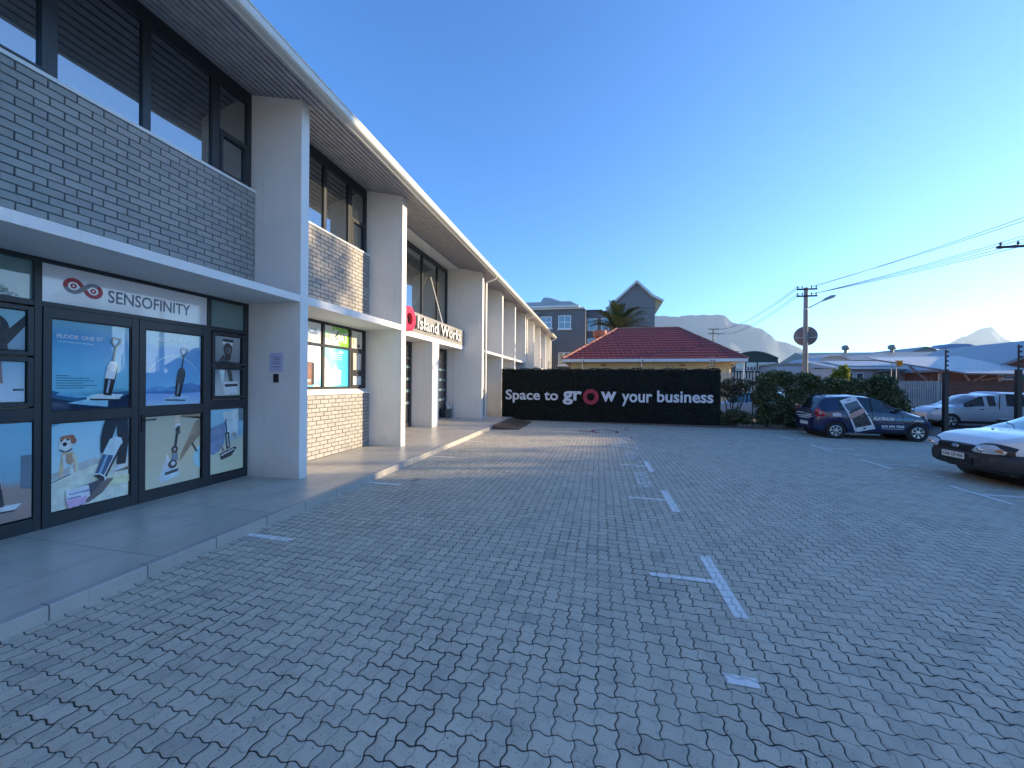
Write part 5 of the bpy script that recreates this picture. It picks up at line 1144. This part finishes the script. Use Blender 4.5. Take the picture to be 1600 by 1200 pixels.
def wheels(e,p,spokes=6,rimmat='rim'):
    R_=p['R']; W_=p['W']
    for xw in p['wheels']:
        for s_ in (-1,1):
            yo=s_*(W_/2-.015); yi=s_*(W_/2-.19); we=MB(); c=(xw,0,R_)
            we.lathe([(R_-.10,yi),(R_-.02,yi),(R_,yi+s_*.03),(R_,yo-s_*.03),(R_-.02,yo-s_*.004),(R_-.07,yo),(R_-.095,yo-s_*.01),(R_-.10,yi)],c,'y',36)
            t=we.build('wheel',M['tyre'],e,smooth=True)
            r_=R_-.092; mb=MB(); mb.lathe([(r_,yo-s_*.015),(r_-.02,yo-s_*.008),(r_-.03,yo-s_*.05)],c,'y',36)
            mb.f=[f for f in mb.f if len(f)==4]; mb.m=[0]*len(mb.f)
            for k in range(spokes):
                a=2*PI*k/spokes+.3
                def Q(rr,da,y): return (xw+rr*math.cos(a+da),y,R_+rr*math.sin(a+da))
                ys=yo-s_*.012
                mb.add([Q(.03,-.6,ys),Q(.03,.6,ys),Q(r_*.6,.17,ys-s_*.008),Q(r_-.01,.30,ys),Q(r_-.01,-.30,ys),Q(r_*.6,-.17,ys-s_*.008),
                        Q(.03,-.6,ys-s_*.03),Q(.03,.6,ys-s_*.03),Q(r_*.6,.17,ys-s_*.035),Q(r_-.01,.30,ys-s_*.03),Q(r_-.01,-.30,ys-s_*.03),Q(r_*.6,-.17,ys-s_*.035)],
                       [(0,1,2,5),(5,2,3,4),(0,5,11,6),(5,4,10,11),(1,7,8,2),(2,8,9,3)])
            mb.lathe([(.05,yo-s_*.03),(.05,yo-s_*.008),(.03,yo-s_*.004),(0,yo-s_*.004)],c,'y',16)
            mb.build('rim',M[rimmat],t,smooth=True)
            mb=MB(); mb.lathe([(r_-.02,yo-s_*.07),(r_-.02,yo-s_*.06)],c,'y',24); mb.build('brake_disc',M['trimblack'],t)
def interp(pts): 
    X=[p[0] for p in pts];Y=[p[1] for p in pts]
    def f(x): return float(np.interp(x,X,Y))
    def sf(x): return (f(x-.05)+2*f(x)+f(x+.05))/4
    return sf
# ---------- blue hatchback (3.42 long, nose towards +X)
hb=dict(L=3.42,W=1.55,R=.275,wheels=(-1.13,1.15))
hb['zb']=interp([(-1.71,.30),(-1.5,.22),(1.45,.20),(1.71,.25)])
hb['belt']=interp([(-1.71,.88),(-1.0,.93),(.2,.90),(.7,.87),(1.0,.84),(1.35,.74),(1.6,.62),(1.71,.50)])
hb['top']=interp([(-1.71,.93),(-1.66,1.02),(-1.50,1.30),(-1.38,1.42),(-1.1,1.46),(-.5,1.48),(-.1,1.45),(.2,1.36),(.55,1.16),(.95,.95),(1.05,.90),(1.35,.80),(1.6,.67),(1.71,.52)])
hb['hw']=interp([(-1.71,.62),(-1.62,.70),(-1.4,.755),(-.8,.775),(.9,.775),(1.3,.745),(1.55,.64),(1.66,.52),(1.71,.42)])
hb['rw']=interp([(-1.71,.50),(-1.4,.54),(-.4,.58),(.3,.585),(.9,.62),(1.3,.58),(1.6,.48),(1.71,.38)])
hb['pull']=lambda x,z: (-.06*sm((z-.5)/.5)*0 if x<-1.6 else 0)+(.03*(1-abs(z-.42)/.4) if x>1.6 else 0)-(.02*(1-abs(z-.5)/.4) if x<-1.6 else 0)
def hbg(x,j,z,s):
    if 7<=j<=9 and -1.05<x<.62 and not (-.14<x<-.06): return hb['top'](x)-hb['belt'](x)>.13
    if j>=10 and .28<x<.98: return j>=11
    if j>=11 and x<-1.43 and x>-1.68: return True
    return False
hb['glass']=hbg
hb['matidx']=lambda x,j,z,s: 2 if (z<.24 and j<1) or (6<=j<=9 and -.14<x<-.06) else 0
hb['wheelf']=lambda e,p: wheels(e,p,7)
HBX,HBY=8.86,15.72; hz=gz(HBX,HBY)
car,sec=make_car('hatchback_car',(HBX,HBY,hz),.0,hb,'bluepaint','blue hatchback covered in white phone repair lettering, parked side on in front of the bushes','car','carglassdark')
# surface decals on the side facing the yard (local -y)
def side_y(x,z,sec=sec):
    s=sec(x); zs=[q[1] for q in s[:11]]; ys=[q[0] for q in s[:11]]
    return -float(np.interp(z,zs,ys))
def decal(build,mats,name='lettering',off=.004,parent=None,sy=side_y):
    mb=MB(); build(mb); V=[(x,sy(x,z)-off-d,z) for (x,d,z) in mb.v]; mb.v=V; return mb.build(name,mats,parent or car,fix=False)
def flat(mb,pts,mi=0,d=0,div=6):
    # subdivided quad so that it follows the bodywork
    a,b,c,e_=[Vector((p[0],d,p[1])) for p in pts]
    n0=len(mb.v)
    for i in range(div+1):
        for j in range(div+1): 
            p=a.lerp(b,i/div).lerp(e_.lerp(c,i/div),j/div); mb.v.append(tuple(p))
    for i in range(div):
        for j in range(div): q=n0+i*(div+1)+j; mb.f.append((q,q+div+1,q+div+2,q+1)); mb.m.append(mi)
def dtext(s,x0,x1,z0,z1,mats,bold=.03): decal(lambda mb:add_text(mb,s,lambda a,b,d:(a,0,b),(x0-HBX,x1-HBX,z0-hz,z1-hz),bold),mats)
dtext('PLATINUM',8.78,9.33,.575,.68,M['sticker'],.04); dtext('REPAIRS',9.345,9.86,.575,.67,M['stickerblue'],.03); dtext('.co.za',9.88,10.18,.565,.62,M['sticker'],.03)
dtext('010 594 7555',9.0,9.62,.345,.425,M['sticker'],.05)
decal(lambda mb:(flat(mb,[(9.02-HBX,.30-hz),(9.60-HBX,.30-hz),(9.60-HBX,.312-hz),(9.02-HBX,.312-hz)]),flat(mb,[(8.9-HBX,.50-hz),(9.6-HBX,.50-hz),(9.6-HBX,.503-hz),(8.9-HBX,.503-hz)])),M['sticker'],'underline')
decal(lambda mb:[flat(mb,[(7.63-HBX,z-hz),(7.63+w_-HBX,z-hz),(7.63+w_-HBX,z+.025-hz),(7.63-HBX,z+.025-hz)]) for z,w_ in ((.76,.22),(.72,.25),(.68,.25))],M['sticker'],'rear_sticker')
def phone(mb):
    P0=[(8.28,.16),(8.84,.30),(8.36,1.36),(7.90,1.20)]; P=[(x-HBX,z-hz) for x,z in P0]
    def U(u,v): a=Vector(P[0]).lerp(Vector(P[1]),u); b=Vector(P[3]).lerp(Vector(P[2]),u); q=a.lerp(b,v); return (q.x,q.y)
    flat(mb,[U(0,0),U(1,0),U(1,1),U(0,1)],0,0,14)
    flat(mb,[U(.09,.13),(U(.91,.13)),U(.91,.87),U(.09,.87)],1,.002,12)
    flat(mb,[U(.09,.66),U(.91,.70),U(.91,.87),U(.09,.87)],4,.003,5)
    flat(mb,[U(-.02,.40),U(.93,.52),U(.98,.64),U(.06,.57)],2,.005,6)
    for k in range(46):
        u,v=.12+.76*rng.random(),.15+.70*rng.random(); a=rng.random()*6; l=.05+.12*rng.random(); u2,v2=min(.9,max(.1,u+l*math.cos(a))),min(.86,max(.14,v+l*.7*math.sin(a))); flat(mb,[U(u,v),U(u2,v2),U(u2+.006,v2+.006),U(u+.008,v+.004)],3,.007,1)
    for k in range(4): flat(mb,[U(.15,.46+.03*k),U(.6,.50+.03*k),U(.6,.508+.03*k),U(.15,.468+.03*k)],5,.007,2)
    flat(mb,[U(.44,.04),U(.56,.045),U(.56,.09),U(.44,.085)],1,.003,1); flat(mb,[U(.36,.93),U(.62,.93),U(.62,.945),U(.36,.945)],1,.003,1)
decal(phone,[M['sticker'],mat('phone_screen',(.03,.035,.04),.4,.3,20),M['skinpink'],mat('crack_grey',(.30,.34,.34),.5,.1,9),mat('phone_teal',(.10,.15,.17),.5,.35,30),mat('sticker_red',(.35,.12,.1),.5,.1,9)],'phone_picture')
# lights, mirror, handles, plate
def carpart(build,name,m_,parent=car,smooth=True,bevel=0):
    mb=MB(); build(mb); return mb.build(name,m_,parent,smooth=smooth,bevel=bevel)
for s_ in (-1,1):
    mb=MB(); 
    for (x,z,rx,rz,yy) in ((-1.60,.86,.10,.17,.66),(-1.50,.82,.10,.12,.70)):
        n0=len(mb.v); mb.lathe([(0.001,.085),(.6,.07),(1,.0),(1,-.05)],(0,0,0),'y',18)
        for i in range(n0,len(mb.v)): vx,vy,vz=mb.v[i]; mb.v[i]=(x+vx*rx,s_*(yy+vy),z+vz*rz)
    tl=mb.build('tail_light',M['redlight'],car,smooth=True)
    mb=MB(); mb.lathe([(0.001,.02),(.03,.012),(.035,-.01)],(0,0,0),'y',12); 
    for i in range(len(mb.v)): vx,vy,vz=mb.v[i]; mb.v[i]=(-1.585+vx,s_*(.745+vy),.84+vz)
    mb.build('lamp',M['headlight'],tl,smooth=True)
    mb=MB(); mb.lathe([(0.001,.09),(.6,.07),(1,.0),(1,-.05)],(0,0,0),'x',18)
    for i in range(len(mb.v)): vx,vy,vz=mb.v[i]; mb.v[i]=(1.42+vx*.6+vy*-.06*s_*0,s_*(.58)+vy*.13,.70+vz*.10-vx*.3-abs(vy)*0)
    mb.build('headlight',M['headlight'],car,smooth=True)
    mb=MB(); mb.box(.50,.62,s_*.80-.07,s_*.80+.07,.93,1.05); mb.build('wing_mirror',M['trimblack'],car,bevel=.03)
    carpart(lambda mb:mb.box(-.32,-.18,s_*.775-.012,s_*.775+.012,.79,.815),'door_handle',M['bluepaint'],smooth=False,bevel=.006)
carpart(lambda mb:mb.box(-1.735,-1.722,-.26,.26,.42,.53),'number_plate',M['plate'],smooth=False)
def tailtext(mb):
    for k,(a,b,z) in enumerate(((-.5,-.1,.76),(0,.5,.80),(-.55,.5,.70),(-.35,.35,.64))): mb.box(-1.742-.0*k,-1.728,a,b,z,z+.03)
carpart(tailtext,'tail_sticker',M['sticker'],smooth=False)
carpart(lambda mb:mb.box(-1.30,-1.26,-.45,.45,1.43,1.47),'spoiler',M['bluepaint'],smooth=False,bevel=.015)
carpart(lambda mb:mb.tube([(-.55,.3,1.47),(-.75,.3,1.62)],.006,5),'aerial',M['trimblack'])
# door shut lines on both sides
for s_ in (-1,1):
    mb=MB()
    for xl in (.72,-.10,-.82):
        pts=[(xl,z) for z in np.linspace(.30,.88,8)]
        for p,q in zip(pts[:-1],pts[1:]): 
            y0,y1=side_y(p[0],p[1]),side_y(q[0],q[1]); mb.box(xl-.004,xl+.004,min(-s_*y0,-s_*y1) if False else -s_*y0-.0035,-s_*y0+.0035,p[1],q[1])
    mb.build('door_seam',M['trimblack'],car)
# ---------- white pickup (nose towards -X)
pk=dict(L=4.2,W=1.58,R=.30,wheels=(-1.35,1.28))
pk['zb']=interp([(-2.1,.40),(-1.9,.30),(1.5,.30),(1.9,.28),(2.1,.34)])
pk['belt']=interp([(-2.1,.95),(-.3,.97),(.9,.93),(1.2,.90),(1.6,.86),(1.95,.78),(2.06,.73),(2.1,.66)])
pk['top']=interp([(-2.1,.98),(-.62,.98),(-.56,1.36),(-.4,1.44),(.0,1.46),(.3,1.42),(.6,1.25),(1.12,1.0),(1.2,.97),(1.6,.93),(1.9,.86),(2.03,.79),(2.08,.74),(2.1,.70)])
pk['hw']=interp([(-2.1,.70),(-1.9,.76),(-1,.79),(1.2,.79),(1.6,.78),(1.85,.74),(2.0,.66),(2.1,.52)])
pk['rw']=interp([(-2.1,.68),(-.6,.66),(-.3,.60),(.4,.60),(1.0,.68),(1.3,.68),(1.8,.64),(2.03,.55),(2.1,.42)])
pk['pull']=lambda x,z: (.03*(1-abs(z-.35)/.3) if x>1.95 else 0)
def pkg(x,j,z,s):
    if 7<=j<=9 and -.45<x<.85: return pk['top'](x)-pk['belt'](x)>.14
    if j>=11 and .42<x<1.13: return True
    return j>=11 and -.62<x<-.54
pk['glass']=pkg
pk['matidx']=lambda x,j,z,s: 1 if (x>1.0 and z<.60-(.04*(x<1.6)) and j<=5) or z<.36 or (x>2.0 and z<.715 and j<=9) or x>=2.085 else 0
pk['wheelf']=lambda e,p: wheels(e,p,5)
PKX,PKY=6.72+2.1,9.12; pz0=gz(7.4,9.1)
pc,psec=make_car('pickup_truck',(PKX,PKY,pz0),PI,pk,'whitepaint','white pickup with a black plastic bumper entering at the right edge, nose to the yard','pickup')
def pp(build,name,m_,smooth=False,bevel=0,parent=None): 
    mb=MB(); build(mb); return mb.build(name,m_,parent or pc,smooth=smooth,bevel=bevel)
# bumper (lofted bar wrapping round the nose)
def bump_(mb):
    prof=[(-.06,.30),(.03,.275),(.075,.31),(.10,.42),(.09,.50),(.06,.565),(.0,.585)]
    path=[]; 
    for t in np.linspace(-1,1,25):
        a=t*PI/2; y=.80*math.copysign(abs(math.sin(a))**.75,t); x=1.55+.52*abs(math.cos(a))**.55; path.append((x,y))
    vs=[];n=len(prof)
    for k,(x,y) in enumerate(path):
        x0,y0=path[max(0,k-1)];x1,y1=path[min(len(path)-1,k+1)]; tx,ty=x1-x0,y1-y0; l=math.hypot(tx,ty); nx,ny=ty/l,-tx/l
        for (o_,z) in prof: vs.append((x+nx*o_-.02,y+ny*o_,z))
    fs=[]
    for k in range(len(path)-1):
        for q in range(n-1): a=k*n+q; fs.append((a,a+1,a+n+1,a+n))
    mb.add(vs,fs)
bp_=pp(bump_,'bumper',M['plastic'],True)
pp(lambda mb:mb.box(2.14,2.158,-.36,.36,.34,.47),'bumper_opening',M['trimblack'],bevel=.02,parent=bp_)
npl=pp(lambda mb:mb.box(2.165,2.175,-.235,.235,.425,.535),'number_plate',M['plate'])
mb=MB(); add_text(mb,'CAA 137·410',lambda a,b,d:(2.177,a,b),(-.21,.21,.447,.513),.03); mb.build('plate_text',M['trimblack'],npl,fix=False)
pp(lambda mb:mb.prism([(-.40,.575),(.40,.575),(.40,.665),(.30,.70),(-.30,.70),(-.40,.665)],'x',2.02,2.128),'grille',M['trimblack'],bevel=.012)
def badge(mb):
    mb.lathe([(1,0),(1,.5),(.85,1),(0,1)],(0,0,0),'x',24)
    for i in range(len(mb.v)): vx,vy,vz=mb.v[i]; mb.v[i]=(2.128+vx*.012,vy*.080,.650+vz*.032)
bd=pp(badge,'badge',M['chrome'],True)
def badge2(mb):
    mb.lathe([(1,0),(1,.6),(0,.6)],(0,0,0),'x',24)
    for i in range(len(mb.v)): vx,vy,vz=mb.v[i]; mb.v[i]=(2.1395+vx*.004,vy*.062,.650+vz*.022)
pp(badge2,'badge_face',mat('badge_blue',(.20,.28,.42),.3,.05,9),True,parent=bd)
for s_ in (-1,1):
    def hl(mb):
        # swept almond lens wrapped round the corner
        n=12; top_=[];bot=[]
        for k in range(n+1):
            t=k/n; y=.36+.42*t; x=2.135-.05*t-.42*max(0,t-.40)**1.4; zt=.655+.095*math.sin(PI*min(1,t*.72+.12)); zb_=.60-.015*math.sin(PI*t)
            if k==0: zt=.63; zb_=.615
            top_.append((x-.035,s_*y,zt)); bot.append((x+.012,s_*y,zb_))
        mid=[((a[0]+b[0])/2+.03,a[1],(a[2]+b[2])/2) for a,b in zip(top_,bot)]
        vs=top_+mid+bot; fs=[]
        for k in range(n):
            for r_ in (0,1): a=r_*(n+1)+k; fs.append((a,a+1,a+n+2,a+n+1))
        
        mb.add(vs,fs)
    h=pp(hl,'headlight',M['headlight'],True)
    def hs_(mb):
        hl(mb); mb.v=[(x-.018,y+(y-s_*.57)*.10,z+(z-.655)*.28) for x,y,z in mb.v]
    pp(hs_,'headlight_surround',M['trimblack'],True,parent=h)
    def rf_(mb):
        mb.lathe([(1,0),(.75,.7),(0,1)],(0,0,0),'x',16)
        for i in range(len(mb.v)): vx,vy,vz=mb.v[i]; mb.v[i]=(2.135+vx*.03,s_*(.50)+vy*.055,.648+vz*.040)
    pp(rf_,'reflector',M['chrome'],True,parent=h)
    def am(mb):
        mb.lathe([(1,0),(.7,.8),(0,1)],(0,0,0),'x',14)
        for i in range(len(mb.v)): vx,vy,vz=mb.v[i]; mb.v[i]=(2.01+vx*.05,s_*(.705)+vy*.055,.655+vz*.034)
    pp(am,'indicator',M['amber'],True,parent=h)
    pp(lambda mb:mb.box(.62,.76,s_*.86-.09,s_*.86+.09,.98,1.12),'wing_mirror',M['trimblack'],bevel=.03)
for s_ in (-.1,.45): pp(lambda mb:(mb.tube([(1.15,s_,.985),(1.0,s_-.2,1.045),(.92,s_-.42,1.07)],.010,5)),'wiper',M['trimblack'])
for s_ in (-.3,.3): pp(lambda mb:mb.lathe([(.018,0),(.018,.012),(0,.018)],(1.32,s_,.955),'z',8),'washer_jet',M['trimblack'])
# ---------- silver pickup with canopy (nose towards -X) behind the posts
sp_=dict(L=4.4,W=1.62,R=.30,wheels=(-1.4,1.45))
sp_['zb']=interp([(-2.2,.38),(-1.9,.28),(1.9,.26),(2.2,.34)])
sp_['belt']=interp([(-2.2,.98),(-.2,.98),(.9,.95),(1.2,.92),(1.8,.84),(2.1,.72),(2.2,.58)])
sp_['top']=interp([(-2.2,1.50),(-2.15,1.62),(-.35,1.66),(-.30,1.66),(-.27,1.56),(-.1,1.57),(.35,1.52),(.7,1.34),(1.22,1.02),(1.6,.96),(2.0,.84),(2.15,.72),(2.2,.60)])
sp_['hw']=interp([(-2.2,.76),(-2,.80),(1.4,.81),(1.8,.77),(2.1,.62),(2.2,.45)])
sp_['rw']=interp([(-2.2,.68),(-.3,.70),(-.1,.64),(.6,.64),(1.2,.70),(1.8,.64),(2.1,.5),(2.2,.38)])
sp_['pull']=lambda x,z:0
def spg(x,j,z,s):
    if 7<=j<=9 and ((-1.9<x<-.55 and not -1.26<x<-1.18) or (-.20<x<.10) or (.22<x<.98)): return sp_['top'](x)-sp_['belt'](x)>.14
    return j>=11 and .45<x<1.2
sp_['glass']=spg; sp_['matidx']=lambda x,j,z,s: 1 if z<.36 else 0
sp_['wheelf']=lambda e,p: wheels(e,p,5)
sc,ssec=make_car('canopy_pickup',(14.8+2.2,22.2,gz(17,22)-.02),PI,sp_,'silverpaint','silver extended cab pickup with a fitted canopy, parked behind the tall black posts','pickup','carglassdark')
for s_ in (-1,1):
    mb=MB(); mb.box(.80,.92,s_*.88-.08,s_*.88+.08,.98,1.12); mb.build('wing_mirror',M['trimblack'],sc,bevel=.03)
    mb=MB(); mb.box(.28,.42,s_*.80-.02,s_*.80+.02,.84,.88); mb.build('door_handle',M['trimblack'],sc,bevel=.006)
    mb=MB(); mb.box(-.285,-.265,s_*.79-.01,s_*.79+.01,.4,1.5); mb.build('door_seam',M['trimblack'],sc)
# ---------- pale car half hidden behind the sparse bush
wc=dict(hb); wc['wheelf']=lambda e,p: wheels(e,p,6)
w3,_=make_car('parked_car',(6.9,20.6,gz(6.9,20.6)+.0),PI*.86,wc,'whitepaint','pale car half hidden behind the sparse bush between hedge wall and palisade fence','car')
# ================================================================== UNSEEN SHADE CASTERS AND BOUNCE BLOCK ADDED AROUND THE YARD
ob=empty('shade_tower',(30,0,0),label='unseen plain tower added across the yard to shade the near bays',cat='building')  # added out of view, sized to cast the shade over the near bays
mb=MB(); mb.box(24.0,27.5,6.3,15.0,-.2,13.6)
o=mb.build('wall',M['shedwall'],ob); o.matrix_parent_inverse=Matrix.Translation((-30,0,0))
mb=MB(); mb.prism([(23.7,13.6),(27.8,13.6),(25.7,14.3)],'y',6.0,15.1); o=mb.build('roof',M['shedroof'],ob); o.matrix_parent_inverse=Matrix.Translation((-30,0,0))
nb_=empty('shade_slab',(45,20,0),label='unseen long plain block added far to the right to shade the yard',cat='building')  # added shade caster; its height sets where sun on the paving ends
mb=MB(); mb.box(40,50,12,31,-.2,8.6); o=mb.build('wall',M['shedwall'],nb_); o.matrix_parent_inverse=Matrix.Translation((-45,-20,0))
mb=MB(); mb.prism([(39.8,8.6),(50.2,8.6),(50.2,8.8),(39.8,8.8)],'y',11.8,31.2); o=mb.build('roof',M['shedroof'],nb_); o.matrix_parent_inverse=Matrix.Translation((-45,-20,0))
def sun_filter_tree(x,y,h,w,n,label):  # trees added out of view so their leaves soften the shade edges
    e=empty('tree',(x,y,-.3),label=label,cat='tree',group='unseen trees added on the sunny side to soften the shade')
    lumps=[(rng.normal()*w*.5,rng.normal()*w*.5,h-w*.9+rng.normal()*w*.35,w*.55,w*.55,w*.5) for _ in range(7)]
    P,d=blob_points(lumps,n); leaf_mesh('crown',P,.20,M['leaf'],e,.6)
    mb=MB(); mb.tube([(0,0,0),(.1,.1,h*.5),(0,0,h-w*.8)],[.2,.14,.05],8); mb.build('trunk',M['bark'],e,smooth=True)
for k,(x,y,h,w) in enumerate(((38,16.5,9.6,1.7),(38.4,20,10.3,1.9),(38,24,9.4,1.6),(38.5,27.5,10.6,1.9),(38,31,9.8,1.7))):
    sun_filter_tree(x,y,h,w,2600,'unseen broad leafed tree added in a row to break up the shadow edge of the long block')
sun_filter_tree(25.5,16.2,12.6,1.5,1500,'unseen slender tree added to soften the shadow edge of the plain tower')  # added to blur the tower's shadow edge on the facade
rb=empty('bounce_block',(4,-20,0),label='unseen white walled block added behind the camera to bounce sunlight into the yard',cat='building')  # added reflector: its sunlit white wall throws warm light into the shaded yard
mb=MB(); mb.box(-14,22,-24,-16,-.2,9.5); o=mb.build('wall',M['plaster'],rb); o.matrix_parent_inverse=Matrix.Translation((-4,20,0))
mb=MB()
for x in range(-12,22,4):
    for z in (1.2,5.0): mb.box(x,x+2,-15.998,-15.95,z,z+1.3)
o=mb.build('window_band',M['doorglass'],rb); o.matrix_parent_inverse=Matrix.Translation((-4,20,0))
mb=MB(); mb.box(-14.3,22.3,-24.3,-15.7,9.5,9.8); o=mb.build('roof',M['roofsheet'],rb); o.matrix_parent_inverse=Matrix.Translation((-4,20,0))
# ================================================================== HAZE
mb=MB(); mb.box(-5500,6600,-60,6200,-3,900)
hm=bpy.data.materials.new('haze_air'); hm.use_nodes=True; n=hm.node_tree; n.nodes.remove(n.nodes['Principled BSDF'])
v=n.nodes.new('ShaderNodeVolumePrincipled'); v.inputs['Color'].default_value=(.62,.82,1,1); v.inputs['Density'].default_value=.000065; v.inputs['Anisotropy'].default_value=.5
n.links.new(v.outputs[0],n.nodes['Material Output'].inputs['Volume'])
hz_=tag(mb.build('haze',hm),kind='stuff')
